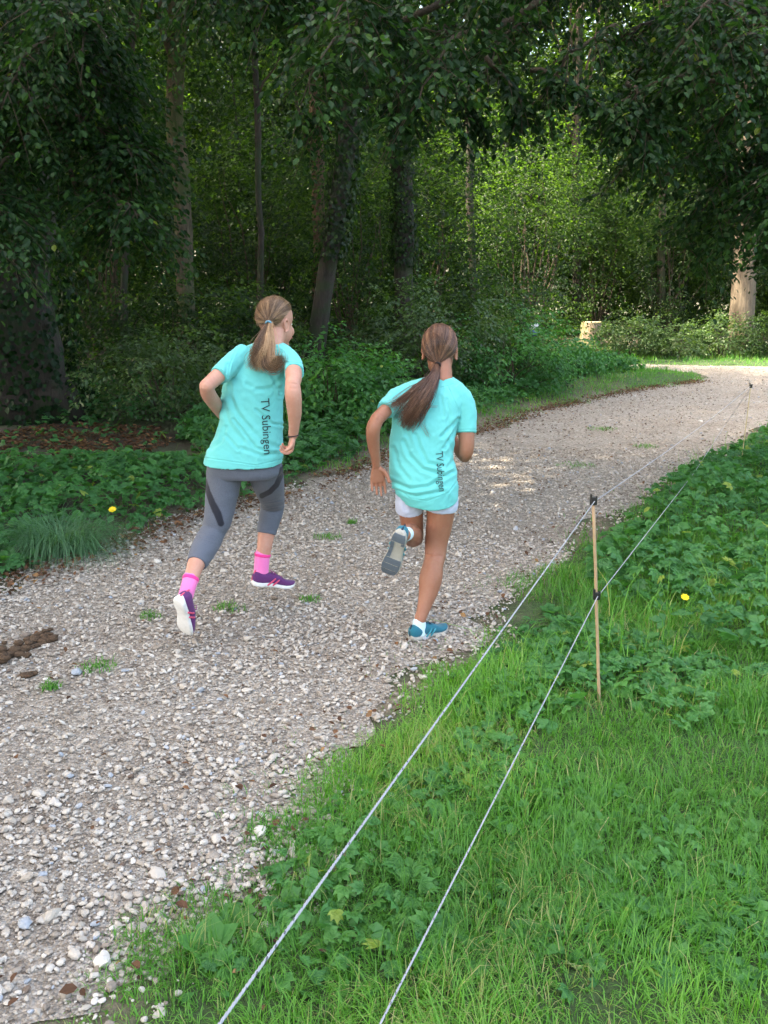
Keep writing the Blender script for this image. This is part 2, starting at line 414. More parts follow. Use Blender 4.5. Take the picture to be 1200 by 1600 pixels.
def grass_patch(B, n, x0, x1, y0, y1, L0, L1, wd, mask, val=(.1, .9), seg=3, fallen=.1):
    x, y = scatter(n, x0, x1, y0, y1)
    ins = inpoly(x, y, path_poly); d = polydist(x, y, path_poly)
    sdv = np.where(ins, -d, d) + (vnoise(x, y, 2.2, 31) - .5) * .5 + (vnoise(x, y, 7, 32) - .5) * .22
    k = mask(x, y, sdv, rng.random(n)) & inview(x, y)
    x, y, sdv = x[k], y[k], sdv[k]; N = len(x)
    # gather into tufts
    cx = np.round(x / .07 + (vnoise(x, y, 9, 33) - .5)) * .07; cy_ = np.round(y / .07 + (vnoise(x, y, 9, 34) - .5)) * .07
    tuft = vnoise(x, y, 3.2, 35); g = rng.random(N) * .45
    az = np.arctan2(y - cy_, x - cx) + rng.normal(0, .9, N)
    x = x + (cx - x) * g; y = y + (cy_ - y) * g
    L = (L0 + (L1 - L0) * rng.random(N) ** 1.4) * (.45 + 1.1 * tuft) * (.7 + .6 * vnoise(x, y, 1.2, 38)) * np.clip(.45 + sdv * 1.8, .35, 1)
    fall = rng.random(N) < fallen
    lean = np.abs(rng.normal(.18, .2, N)) + fall * rng.uniform(.5, 1.1, N); curv = np.abs(rng.normal(.55, .45, N))
    v = np.clip(val[0] + (val[1] - val[0]) * (.62 * np.clip(vnoise(x, y, 1.3, 36) * 1.5 - .25 + .35 * (vnoise(x, y, 5, 39) - .5), 0, 1) + .38 * rng.random(N)), 0, .9)
    v = np.where(rng.random(N) < .04 + .16 * (vnoise(x, y, 2.4, 37) > .74), rng.uniform(.92, 1, N), v)
    V, fs, A = blades(x, y, hgt(x, y) - .01, L, wd * rng.uniform(.6, 1.3, N), lean, curv, v, seg, az)
    B.addraw(V, fs, A)
def right_side(x, y): return x > np.interp(y, *zip(*sorted([(p[1], p[0]) for p in right_edge]))) - .35
herb_right = np.array(W2([(905, 905), (960, 840), (1020, 790), (1110, 730), (1200, 690), (1330, 660), (1400, 900), (1300, 1080), (1190, 1070), (1120, 1040), (1040, 1030), (985, 985), (930, 975)]))
gr = Batch()
def mk_r(x, y, sdv, r):
    return right_side(x, y) & ((sdv > -.03) | ((sdv > -.3) & (r < .14)) | ((sdv > -.55) & (r < .025)))
grass_patch(gr, 100000, -1.4, 2.6, 1.1, 3.2, .04, .13, .0036, mk_r, (.2, .95))
grass_patch(gr, 84000, -.6, 4.2, 3.2, 6.0, .045, .15, .0046, mk_r, (.15, .9))
grass_patch(gr, 26000, .5, 7.5, 6.0, 12.5, .06, .2, .007, mk_r, (.05, .75))
grass_patch(gr, 46000, 2.6, 6.5, 1.1, 6.0, .05, .15, .006, mk_r, (.15, .9), 2)
grass_patch(gr, 16000, 5, 12, 6.0, 14, .06, .2, .011, mk_r, (.05, .8), 2)
# the sunlit strip beyond the path and right of it
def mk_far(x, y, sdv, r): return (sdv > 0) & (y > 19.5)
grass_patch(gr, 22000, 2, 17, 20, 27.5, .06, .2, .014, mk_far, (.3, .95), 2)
# left verge strips
le = sorted([(p[1], p[0]) for p in left_edge]); lex = np.array([p[1] for p in le]); ley = np.array([p[0] for p in le])
def left_side(x, y): return x < np.interp(y, ley, lex) + .3
def mk_l(x, y, sdv, r): return left_side(x, y) & (sdv > -.1) & (y < 22) & (sdv < .5 + 1.5 * np.clip((y - 7) / 5, 0, 1))
grass_patch(gr, 16000, -4.5, 2.5, 3.0, 9, .03, .13, .0045, mk_l, (.05, .7))
grass_patch(gr, 52000, -.8, 9.5, 8, 22, .05, .17, .009, mk_l, (.25, .9))
grass_patch(gr, 2600, -6, 4, 8.5, 15, .3, .6, .006, lambda x, y, sdv, r: left_side(x, y) & (sdv > .8) & (x > -1.9), (.2, .95), 4, .2)
grass_patch(gr, 5200, .3, 6.5, 3.6, 9.5, .2, .42, .006, lambda x, y, sdv, r: right_side(x, y) & (sdv > .15), (.1, .95), 4, .3)
# small green tufts growing out of the gravel
for (px, py, r_) in [(512, 843, .1), (360, 955, .09), (484, 942, .06), (235, 968, .06), (150, 1048, .09), (80, 1080, .04), (460, 1310, .12), (420, 1300, .1), (350, 1430, .1), (640, 705, .1), (550, 820, .04), (330, 1480, .12), (250, 1500, .1), (560, 1200, .12), (760, 640, .05), (900, 730, .2), (940, 672, .2), (1010, 700, .15)]:
    p = G(px, py); n = int(60 + 500 * r_); a = rng.uniform(0, 6.28, n); q = r_ * rng.random(n) ** .7
    V, fs, A = blades(p.x + q * np.cos(a), p.y + q * np.sin(a), np.full(n, .012), rng.uniform(.015, .06, n), np.full(n, .005), rng.uniform(.2, 1.2, n), rng.uniform(0, .8, n), rng.uniform(.1, .7, n), 2)
    gr.addraw(V, fs, A)
o = link('grass', gr.build('grass'), M['grass']); tag(o, 'green grass with scattered dry blades along both sides of the path', kind='stuff')

STK = G(941, 1122)
# ---------------------------------------------------------------- low leafy herbs (ground cover)
def herbs(B, n, poly, h0, h1, s0, s1, val=(.1, .8), tmpl=(TREF, PALM, LEAF), tilt=.45, dens=1.0, layers=3, fade=.35):
    poly = np.array(poly); x, y = scatter(n, poly[:, 0].min(), poly[:, 0].max(), poly[:, 1].min(), poly[:, 1].max())
    k = inpoly(x, y, poly) & inview(x, y, .2) & (~inpoly(x, y, path_poly)) & (rng.random(n) < dens)
    edge = polydist(x, y, poly); k &= ~((np.abs(x - STK.x) < .1) & (y < STK.y + .05) & (y > STK.y - .45)); k &= edge > .5 * vnoise(x, y, 3.1, 47) * fade * 1.6 * rng.random(n)
    x, y, edge = x[k], y[k], edge[k]; N = len(x)
    hh = h0 + (h1 - h0) * (.25 + .75 * vnoise(x, y, 1.6, 41)) * np.clip(.25 + edge / fade, 0, 1)
    hh = hh * (.6 + .4 * vnoise(x, y, 6, 42))
    t = 1 - rng.random(N) ** 1.8 * .85
    z = hgt(x, y) + hh * t
    s = (s0 + (s1 - s0) * rng.random(N)) * (.8 + .35 * vnoise(x, y, 2.3, 43))
    yaw = rng.uniform(0, 6.28, N)
    slope = rng.normal(-.15, .35, N)
    fw = np.stack([np.cos(yaw), np.sin(yaw), slope], -1); up = np.stack([rng.normal(0, tilt, N), rng.normal(0, tilt, N) - .15, np.ones(N)], -1)
    rot = rots(fw, up)
    v = np.clip(val[0] + (val[1] - val[0]) * (.5 * vnoise(x, y, 1.3, 44) + .5 * rng.random(N)) , 0, .9); v = np.where(rng.random(N) < .012, .98, v)
    pick = (vnoise(x, y, 1.9, 45) * 1.3 + rng.random(N) * .7) / 2 * len(tmpl); pick = np.clip(pick.astype(int), 0, len(tmpl) - 1)
    for j, tm in enumerate(tmpl):
        q = pick == j
        B.add(tm[0], tm[1], np.stack([x, y, z], -1)[q], rot[q], s[q], v[q])
hr = Batch()
herbs(hr, 19000, herb_right, .12, .5, .045, .085, (.15, .8))
herbs(hr, 4600, W2([(680, 1100), (790, 975), (900, 930), (1010, 980), (1110, 1030), (1230, 1060), (1230, 1190), (900, 1180), (640, 1230)]), .04, .15, .03, .065, (.3, .9), dens=.7, fade=.7)
herbs(hr, 3600, W2([(330, 1400), (560, 1210), (760, 1130), (900, 1240), (1250, 1250), (1250, 1600), (250, 1600)]), .02, .09, .03, .055, (.3, .9), dens=.6)
herbs(hr, 260, W2([(240, 1520), (400, 1330), (560, 1210), (600, 1300), (420, 1480), (300, 1590)]), .02, .06, .03, .06, (.3, .9), dens=.8)
o = link('leafy_herbs', hr.build('leafy_herbs'), M['herb']); tag(o, 'dense green buttercup and nettle leaves growing right of the path', kind='stuff')
hl = Batch()
lv = list(left_edge)
# belt hugging the left edge, wide
herbs(hl, 11000, [(lv[0][0] - 3, lv[0][1] - 1.4)] + [(x - .02, y + .12) for x, y in lv[:5]] + W2([(450, 742), (380, 728), (280, 735), (190, 722), (120, 735), (0, 748), (-200, 770)]), .08, .34, .05, .095, (.1, .75))
herbs(hl, 9000, W2([(440, 762), (500, 738), (560, 720), (600, 700), (600, 640), (470, 640), (330, 665), (270, 690), (330, 735), (400, 748)]), .1, .5, .05, .1, (.05, .65))
herbs(hl, 9000, W2([(600, 700), (700, 676), (760, 655), (850, 628), (900, 610), (820, 590), (650, 620), (590, 650)]), .12, .5, .05, .1, (.05, .6))
herbs(hl, 9000, W2([(840, 606), (930, 592), (1000, 586), (1010, 582), (960, 577), (900, 571), (760, 578), (700, 600)]), .15, .6, .07, .13, (.05, .6))
herbs(hl, 700, W2([(-150, 745), (0, 742), (120, 738), (210, 725), (270, 705), (250, 680), (100, 680), (0, 700), (-150, 700)]), .04, .2, .05, .09, (0, .5), dens=.5)
herbs(hl, 6000, W2([(-150, 690), (0, 680), (120, 690), (260, 680), (430, 650), (430, 610), (100, 620), (-150, 630)]), .1, .45, .06, .11, (0, .5), dens=.7)
o = link('verge_herbs', hl.build('verge_herbs'), M['herb']); tag(o, 'dark green ground cover leaves filling the left verge', kind='stuff')

# ---------------------------------------------------------------- fallen leaves
fl = Batch()
def litter(n, poly, s0=.02, s1=.045, zoff=.02, dens=1):
    poly = np.array(poly); x, y = scatter(n, poly[:, 0].min(), poly[:, 0].max(), poly[:, 1].min(), poly[:, 1].max())
    k = inpoly(x, y, poly) & (rng.random(n) < dens) & (vnoise(x, y, 2.6, 51) > .2); x, y = x[k], y[k]; N = len(x)
    yaw = rng.uniform(0, 6.28, N); up = np.stack([rng.normal(0, .35, N), rng.normal(0, .35, N), np.ones(N)], -1)
    z = hgt(x, y) + zoff + rng.random(N) * .012
    fl.add(LEAF[0] * [1, 1, 1.8], LEAF[1], np.stack([x, y, z], -1), rots(np.stack([np.cos(yaw), np.sin(yaw), rng.normal(0, .25, N)], -1), up), rng.uniform(s0, s1, N), rng.beta(2, 2.2, N))
litter(5000, W2([(-150, 745), (0, 742), (120, 738), (210, 725), (270, 705), (250, 680), (100, 680), (0, 700), (-150, 700)]), .03, .07, .02)
band = [(x - .08, y + .1) for x, y in lv] + [(x + .2, y - .22) for x, y in lv[::-1]]
litter(9000, band, .022, .05, .034, .95)
litter(1300, path_poly[3:], .018, .036, .032, .5)
litter(2600, W2([(560, 800), (760, 700), (900, 650), (1050, 610), (1130, 620), (1040, 680), (900, 760), (700, 850)]), .018, .036, .03, .9)
def litter_line(pl, n, w, s0, s1, zoff):
    q = np.array(pl); L = np.concatenate([[0], np.cumsum(np.hypot(*np.diff(q, axis=0).T))]); u = rng.uniform(0, L[-1], n)
    x = np.interp(u, L, q[:, 0]) + rng.normal(0, w, n); y = np.interp(u, L, q[:, 1]) + rng.normal(0, w, n)
    k = (vnoise(x, y, 2.2, 53) > .22) & inview(x, y); x, y = x[k], y[k]; N = len(x); yaw = rng.uniform(0, 6.28, N)
    up = np.stack([rng.normal(0, .4, N), rng.normal(0, .4, N), np.ones(N)], -1)
    fl.add(LEAF[0] * [1.15, 1, 1.8], LEAF[1], np.stack([x, y, hgt(x, y) + zoff + rng.random(N) * .015], -1), rots(np.stack([np.cos(yaw), np.sin(yaw), rng.normal(0, .25, N)], -1), up), rng.uniform(s0, s1, N), rng.beta(2, 1.8, N))
litter_line(left_edge, 3300, .13, .02, .045, .028)
litter_line([(x + .12, y - .12) for x, y in left_edge], 1000, .3, .018, .036, .026)
litter_line([(x - .05, y) for x, y in right_edge], 220, .13, .018, .036, .026)
near_r = [(x - .3, y) for x, y in right_edge] + [(x + .22, y + .1) for x, y in right_edge[::-1]]
litter(900, near_r, .02, .045, .034, .85)
litter(120, W2([(-60, 1600), (600, 1600), (700, 1000), (-60, 950)]), .016, .034, .028, .8)
o = link('fallen_leaves', fl.build('fallen_leaves'), M['litter']); tag(o, 'brown dead leaves strewn on the gravel and along its edges', kind='stuff')
# ================================================================ trunks, boughs, crowns
def tube(pts, rad, nseg=10, rough=0, seed=0, cap=True, flute=0):
    """pts (k,3), rad (k,) -> V, faces"""
    pts = np.asarray(pts, float); rad = np.asarray(rad, float); k = len(pts)
    t = np.gradient(pts, axis=0); t /= np.linalg.norm(t, axis=1, keepdims=True) + 1e-9
    ref = np.array([1.0, .13, .07]) if abs(t[0][0]) < .8 else np.array([0, .2, 1.0])
    s = np.cross(t, ref); s /= np.linalg.norm(s, axis=1, keepdims=True) + 1e-9; n = np.cross(t, s)
    th = np.linspace(0, 2 * np.pi, nseg, endpoint=False)
    rr = np.ones((k, nseg))
    if rough:
        for j in range(nseg):
            for i in range(k):
                rr[i, j] += rough * (noise.noise(Vector((math.cos(th[j]) * 1.3 + seed, math.sin(th[j]) * 1.3, pts[i][2] * .8 + seed))) )
                if flute: rr[i, j] += flute * math.sin(th[j] * 5 + seed) * math.exp(-i / k * 9)
    V = pts[:, None, :] + rad[:, None, None] * rr[..., None] * (np.cos(th)[None, :, None] * s[:, None, :] + np.sin(th)[None, :, None] * n[:, None, :])
    V = V.reshape(-1, 3); i = np.arange(k - 1)[:, None] * nseg; j = np.arange(nseg)[None]; j2 = (j + 1) % nseg
    q = np.stack([i + j, i + j2, i + nseg + j2, i + nseg + j], -1).reshape(-1, 4)
    fs = [q]
    if cap:
        V = np.vstack([V, pts[:1], pts[-1:]]); a = np.arange(nseg); b = (a + 1) % nseg
        fs.append(np.vstack([np.stack([np.full(nseg, len(V) - 2), b, a], -1), np.stack([np.full(nseg, len(V) - 1), (k - 1) * nseg + a, (k - 1) * nseg + b], -1)]))
    return V, fs
def add_tube(B, pts, rad, nseg=8, v=.5, **kw):
    V, fs = tube(pts, rad, nseg, **kw); B.addraw(V, fs, np.full(len(V), v))
def jitter_line(a, b, n, amp, rnd, droop=0):
    a = np.array(a, float); b = np.array(b, float); t = np.linspace(0, 1, n)[:, None]
    p = a * (1 - t) + b * t; L = np.linalg.norm(b - a)
    off = np.cumsum(rnd.normal(0, 1, (n, 3)), 0) * amp * L / n ** .5
    off -= off[0] + (off[-1] - off[0]) * t
    p += off; p[:, 2] += droop * L * (4 * t[:, 0] * (1 - t[:, 0])) * .5
    return p
def trunk_mesh(name, base, top, r0, r1, seed=0, rough=.25, flute=.06, nseg=20, n=26, amp=.012, flare=.55):
    rnd = np.random.default_rng(seed); p = jitter_line(base, top, n, amp, rnd)
    t = np.linspace(0, 1, n); r = r0 + (r1 - r0) * t ** .8; hh = (p[:, 2] - p[0, 2])
    r = r * (1 + flare * np.exp(-hh / (r0 * 1.6)))
    B = Batch(); add_tube(B, p, r, nseg, rough=rough, seed=seed * 1.7, flute=flute)
    return B, p, r
def sprays(B, pos, dirs, leaf, nl, length, rnd, tmpl=LEAF, vlo=.1, vhi=.85, droop=.35, vbase=None):
    """leafy twigs: pos (N,3), dirs (N,3); nl leaves alternately along each, in a loose drooping plane"""
    N = len(pos)
    if N == 0: return
    dirs = dirs / (np.linalg.norm(dirs, axis=1, keepdims=True) + 1e-9)
    side = np.cross(dirs, [0, 0, 1.0]); side /= np.linalg.norm(side, axis=1, keepdims=True) + 1e-6
    ps, fw, up, sc, vv = [], [], [], [], []
    vb = rnd.random(N) if vbase is None else vbase
    for i in range(nl):
        t = (i + .6) / nl; sgn = 1 if i % 2 else -1
        Lk = length * rnd.uniform(.8, 1.2, N)
        p = pos + dirs * (t * Lk)[:, None]; p[:, 2] -= droop * Lk * t * t
        p += side * (sgn * .12 * length * rnd.uniform(.2, 1, N))[:, None] + rnd.normal(0, .04 * length, (N, 3))
        f = dirs * rnd.uniform(.3, .9, N)[:, None] + side * sgn * rnd.uniform(.5, 1.1, N)[:, None]
        f[:, 2] -= rnd.uniform(.1, .9, N)
        ps.append(p); fw.append(f); up.append(np.array([0, 0, 1.0]) + rnd.normal(0, .38, (N, 3)))
        sc.append(leaf * rnd.uniform(.7, 1.2, N) * (1 - .25 * t)); vv.append(np.clip(vlo + (vhi - vlo) * (.6 * vb + .4 * rnd.random(N)), 0, .92))
    ps = np.concatenate(ps); v = np.concatenate(vv); v = np.where(rnd.random(len(v)) < .004, .99, v)
    B.add(tmpl[0], tmpl[1], ps, rots(np.concatenate(fw), np.concatenate(up)), np.concatenate(sc), v)
def bough(LB, TB, a, b, rnd, r0=.018, ntw=26, tw=.5, leaf=.085, nl=9, droop=-.25, spread=.8, vlo=.05, vhi=.75, tmpl=LEAF, down=.25):
    p = jitter_line(a, b, 12, .07, rnd, -droop)
    add_tube(TB, p, np.linspace(r0, r0 * .25, 12), 5)
    k = rnd.uniform(.08, 1, ntw) * 11; i = np.clip(k.astype(int), 0, 10); f = (k - i)[:, None]
    pos = p[i] * (1 - f) + p[i + 1] * f; d = p[i + 1] - p[i]; d /= np.linalg.norm(d, axis=1, keepdims=True)
    sd = np.cross(d, [0, 0, 1.0]); sd /= np.linalg.norm(sd, axis=1, keepdims=True) + 1e-6
    sg = np.where(rnd.random(ntw) < .5, -1, 1)[:, None]
    dirs = d * .6 + sd * sg * spread + rnd.normal(0, .25, (ntw, 3)); dirs[:, 2] -= down
    L = tw * rnd.uniform(.5, 1.3, ntw)
    for j in range(ntw):
        q = pos[j] + np.outer(np.linspace(0, 1, 4), dirs[j] / np.linalg.norm(dirs[j])) * L[j]; q[:, 2] -= .3 * L[j] * np.linspace(0, 1, 4) ** 2
        add_tube(TB, q, np.linspace(r0 * .28, .0012, 4), 3, cap=False)
    # secondary sprays from each twig
    for rep in range(3):
        t = rnd.uniform(.1, .9, ntw) if rep else np.zeros(ntw)
        dd = dirs / np.linalg.norm(dirs, axis=1, keepdims=True)
        pp = pos + dd * (t * L)[:, None]; d2 = dd + rnd.normal(0, .45, (ntw, 3)) * (rep > 0)
        sprays(LB, pp, d2, leaf, nl, tw * .75, rnd, tmpl, vlo, vhi)

def tree(label, cat, base, top, r0, r1, mat, seed=0, group=None, name='tree', crown=None, **kw):
    root = empty(name, base); tag(root, label, cat, group)
    B, p, r = trunk_mesh('trunk', base, top, r0, r1, seed, **kw)
    tr = sub_link('trunk', B.build('trunk', True), M[mat], root)
    return root, p, r

# ---- the big ivy-clad tree at the left, and the beech whose branches hang over the path
def gz(x, y): return float(hgt(np.array([x]), np.array([y]))[0])
def base_at(px, Y): x = (px - 600) / F * (Y * CP + H * SP); return np.array([x, Y, gz(x, Y) - .05])
rn = np.random.default_rng(11)
b0 = base_at(28, 11.5)
root, p0, _ = tree('huge dark trunked tree with ivy at the left edge behind the bare leaf litter', 'tree', b0, b0 + [.3, .6, 11], .52, .3, 'bark_dark', 3, name='tree', rough=.35, flute=.14, nseg=28, n=34)
LB, TB = Batch(), Batch()
# ivy: leaves flat on the trunk
n = 9000; hz = 8.5 * rn.random(n) ** 1.3; th = rn.uniform(0, 6.28, n); tt = hz / 11
cx = b0[0] + .3 * tt; cyy = b0[1] + .6 * tt; rr = (.52 - .22 * tt) * (1 + .5 * np.exp(-hz / .85)) + rn.uniform(.05, .26, n)
nrm = np.stack([np.cos(th), np.sin(th), 0 * th + .3], -1)
keep = vnoise(th * 1.4, hz, .9, 61) > .22; nrm, cx, cyy, rr, hz = nrm[keep], cx[keep], cyy[keep], rr[keep], hz[keep]
fw = np.stack([rn.normal(0, .5, len(hz)), rn.normal(0, .5, len(hz)), -np.ones(len(hz))], -1)
LB.add(LEAF[0] * [1.25, .8, 1], LEAF[1], np.stack([cx + nrm[:, 0] * rr, cyy + nrm[:, 1] * rr, b0[2] + hz], -1), rots(fw, nrm + rn.normal(0, .3, nrm.shape)), rn.uniform(.06, .11, len(hz)), rn.uniform(0, .5, len(hz)))
# limbs and hanging boughs of that tree (left curtain)
def curtain(LB, TB, specs, rnd, hub=None, **kw):
    for (x0, y0, Y0, x1, y1, Y1) in specs:
        a = P(x0, y0, Y0); b_ = P(x1, y1, Y1)
        if hub is not None and rnd.random() < .35: add_tube(TB, jitter_line(hub, a, 9, .05, rnd, .1), np.linspace(.06, .02, 9), 6)
        bough(LB, TB, a, b_, rnd, **kw)
hub = np.array(p0[18])
sp = []
for i in range(46):
    x = rn.uniform(-180, 190); y = rn.uniform(-120, 320); Y = rn.uniform(6.8, 9.8)
    sp.append((x, y, Y, min(x + rn.uniform(-110, 110), 215), y + rn.uniform(20, 120), Y - rn.uniform(.2, 1.2)))
curtain(LB, TB, sp, rn, hub, ntw=28, tw=.42, leaf=.063, nl=10, vhi=.95)
sp = []
for i in range(26):
    x = rn.uniform(180, 520); y = rn.uniform(-170, 5); Y = rn.uniform(6.5, 9.5)
    sp.append((x, y, Y, x + rn.uniform(-80, 120), y + rn.uniform(20, 90), Y - rn.uniform(.2, 1.2)))
curtain(LB, TB, sp, rn, None, ntw=17, tw=.36, leaf=.063, nl=9, vhi=1.0)
sub_link('crown', LB.build('crown'), M['beech'], root); sub_link('branches', TB.build('branches', True), M['twig'], root)

# the beech at the right, trunk out of the frame
b1 = np.array([5.8, 8.6, 0.0])
root, p1, _ = tree('dark leaved beech whose boughs hang over the path from the right', 'tree', b1, b1 + [-.2, .2, 10], .4, .22, 'bark_grey', 5, name='beech_tree')
LB, TB = Batch(), Batch(); hub = np.array(p1[12])
sp = []
for i in range(44):        # the broad band across the top
    x = rn.uniform(500, 1130); lim = 150 - 90 * math.sin((x - 560) / 640 * 3.1) * .0 + 60 * math.sin(x * .013)
    y = rn.uniform(-190, lim * .75); Y = rn.uniform(5.8, 9.2)
    sp.append((x + 80, y - 20, Y, x - rn.uniform(20, 150), y + rn.uniform(10, 95), Y - rn.uniform(.1, .9)))
curtain(LB, TB, sp, rn, hub, ntw=21, tw=.36, leaf=.063, nl=9, vhi=1.0)
sp = []
for i in range(50):        # the curtain at the right edge
    x = rn.uniform(1010, 1380); y = rn.uniform(-60, 340) ; Y = rn.uniform(6.5, 9.5)
    if x < 1090 and y > 210: y *= .7
    if y > 230: Y = rn.uniform(7.0, 9.0)
    sp.append((x + 60, y - 30, Y, x - rn.uniform(-20, 70), y + rn.uniform(30, 110), Y - rn.uniform(.1, .8)))
curtain(LB, TB, sp, rn, hub, ntw=21, tw=.34, leaf=.063, nl=9, vhi=1.0)
for (x0, y0, x1, y1, Y) in [(830, 110, 1010, 225, 6.4), (760, 90, 820, 190, 6.6), (980, 130, 1015, 235, 6.3), (640, 90, 620, 200, 7.2), (690, 60, 730, 205, 7)]:
    bough(LB, TB, P(x0, y0, Y), P(x1, y1, Y - .2), rn, ntw=16, tw=.25, leaf=.07, nl=7, spread=.5)
add_tube(TB, jitter_line(P(1330, 30, 8), P(620, -40, 6.8), 14, .04, rn, .06), np.linspace(.07, .02, 14), 7)
sub_link('crown', LB.build('crown'), M['beech'], root); sub_link('branches', TB.build('branches', True), M['twig'], root)

# ---- crowns in volume
def crown_cloud(B, c, rad, nsp, leaf, rnd, nl=8, length=.6, tmpl=LEAF4, vlo=.1, vhi=.9, flat=.6, shell=.35, holes=.25, seed=0, zmin=None):
    u = rnd.normal(0, 1, (nsp * 2, 3)); u /= np.linalg.norm(u, axis=1, keepdims=True)
    r_ = (shell + (1 - shell) * rnd.random(len(u)) ** .6)
    p = u * r_[:, None]
    nz = np.array([noise.noise(Vector(q * 2.2) + Vector((seed, seed * .3, 0))) for q in p])
    lump = np.array([noise.noise(Vector(q * 1.3) + Vector((0, seed, 5))) for q in u])
    k = nz > -.35 + holes; p = p[k] * (1 + .6 * lump[k])[:, None]; u = u[k]
    p = p[:nsp]; u = u[:nsp]
    pos = np.array(c) + p * np.array(rad)
    if zmin is not None: kk = pos[:, 2] > zmin; pos = pos[kk]; u = u[kk]; p = p[kk]
    d = u * [1, 1, .35] + rnd.normal(0, .35, u.shape)
    vb = np.array([noise.noise(Vector(q * 1.7) + Vector((seed, 9, 0))) for q in p]) * .9 + .5 + rnd.normal(0, .12, len(p))
    sprays(B, pos, d, leaf, nl, length, rnd, tmpl, vlo, vhi, vbase=np.clip(vb, 0, 1))
def limbs(B, p, r, c, rad, n, rnd, lo=.25):
    for i in range(n):
        k = int(len(p) * rnd.uniform(lo, .95)); k = min(k, len(p) - 1); u = rnd.normal(0, 1, 3); u /= np.linalg.norm(u)
        e = np.array(c) + u * np.array(rad) * .75
        if e[2] < p[k][2] - 1: e[2] = p[k][2] + rnd.uniform(-.3, .8)
        add_tube(B, jitter_line(p[k], e, 7, .08, rnd, .05), np.linspace(r[k] * .4, .012, 7), 5)

# named trees of the wood (pixel of the trunk foot, distance, lean given by the pixel at the picture's top)
named = [
    ('straight mossy brown trunk in the wood left of the first girl\'s head', 297, 17, 275, -40, .17, .14, 'bark_mid', 1),
    ('leaning grey tree with ivy on its upper trunk behind the first girl', 486, 15, 578, 0, .155, .14, 'bark_dark', 2),
    ('slim reddish pine trunk close behind the leaning tree', 500, 20, 494, 0, .14, .12, 'bark_red', 4),
    ('dark straight trunk in the wood between the two girls', 632, 18, 626, 0, .2, .17, 'bark_dark', 6),
    ('thin dark stem right of the straight mossy trunk', 410, 16, 398, 60, .055, .045, 'bark_dark', 7),
    ('thick pale trunked tree in the sun at the far right beyond the path', 1160, 27, 1172, 0, .33, .27, 'bark_pale', 8),
    ('slender dark stem far left in the wood beside the ivy clad trunk', 188, 16, 205, 60, .06, .05, 'bark_dark', 9),
    ('thin upright trunk in the dim middle of the wood', 742, 23, 735, 60, .1, .08, 'bark_dark', 10),
    ('slim trunk in shade above the tree stump', 900, 31, 905, 60, .15, .12, 'bark_dark', 12),
    ('faint thin trunk above the big bend of the path', 1030, 30, 1040, 60, .13, .1, 'bark_grey', 13),
]
for lab, px, Y, tx, ty, r0, r1, mt, sd_ in named:
    b_ = base_at(px, Y); t_ = np.array(P(tx, ty, Y)); k = 11.0 / (t_[2] - b_[2]); top = b_ + (t_ - b_) * k
    root, p, r = tree(lab, 'tree', b_, top, r0, r1, mt, sd_, name='tree', rough=.18, nseg=12, n=22, amp=.01)
    rnd = np.random.default_rng(sd_); LB, TB = Batch(), Batch()
    low = 5.5 if Y < 25 else 4.5
    c = [top[0], top[1], b_[2] + 9.0]; rad = [2.6, 2.6, 4.2]
    if px > 700: c[2] = b_[2] + 13.2; rad = [1.7, 1.7, 1.8]
    if r0 < .08: rad = [1.6, 1.6, 3]; c[2] = b_[2] + 7.0
    crown_cloud(LB, c, rad, 700 if r0 > .08 else 280, .13, rnd, nl=8, length=.7, seed=sd_, zmin=b_[2] + 3.4)
    limbs(TB, p, r, c, rad, 9, rnd, .4)
    if px in (486, 632):      # ivy sleeve
        n = 3200; tt = rnd.uniform(.2, .7, n); hz = tt * 11; q = b_ + (top - b_) * tt[:, None]; th = rnd.uniform(0, 6.28, n)
        nrm = np.stack([np.cos(th), np.sin(th), .3 + 0 * th], -1); q = q + nrm * [1, 1, 0] * (.17 + rnd.uniform(0, .14, n))[:, None]
        LB.add(LEAF4[0] * [1.3, .8, 1], LEAF4[1], q, rots(np.stack([rnd.normal(0, .5, n), rnd.normal(0, .5, n), -np.ones(n)], -1), nrm), rnd.uniform(.07, .11, n), rnd.uniform(0, .6, n))
    sub_link('crown', LB.build('crown'), M['wood_leaf'], root); sub_link('branches', TB.build('branches', True), M['twig'], root)

# ---- shrubs and saplings of the understorey, each its own thing
def shrub(lab, px, Y, hgt_, wid, leaf, seed, nsp=420, mat='wood_leaf', name='shrub', cat='shrub', tm=LEAF4, nl=8, flatz=None, xy=None, vlo=.05, vhi=.9, length=.34):
    rnd = np.random.default_rng(seed); b_ = base_at(px, Y) if xy is None else np.array([xy[0], xy[1], gz(*xy)])
    root = empty(name, b_); tag(root, lab, cat)
    LB, TB = Batch(), Batch()
    c = b_ + [0, 0, hgt_ * .52]; rad = np.array([wid / 2, wid / 2, hgt_ * .52])
    crown_cloud(LB, c, rad, nsp, leaf, rnd, nl=nl, length=length, tmpl=tm, seed=seed, zmin=b_[2] + .02, vlo=vlo, vhi=vhi, shell=.3, holes=.3)
    for i in range(14):
        u = rnd.normal(0, 1, 3); u[2] = abs(u[2]) + .6; u /= np.linalg.norm(u)
        e = b_ + u * rad * [1, 1, 1.8] * .85
        add_tube(TB, jitter_line(b_ + rnd.normal(0, .08, 3) * [1, 1, 0], e, 7, .06, rnd, .05), np.linspace(.014 * max(1, hgt_ / 2), .003, 7), 4)
    sub_link('foliage', LB.build('foliage'), M[mat], root); sub_link('stems', TB.build('stems', True), M['twig'], root)
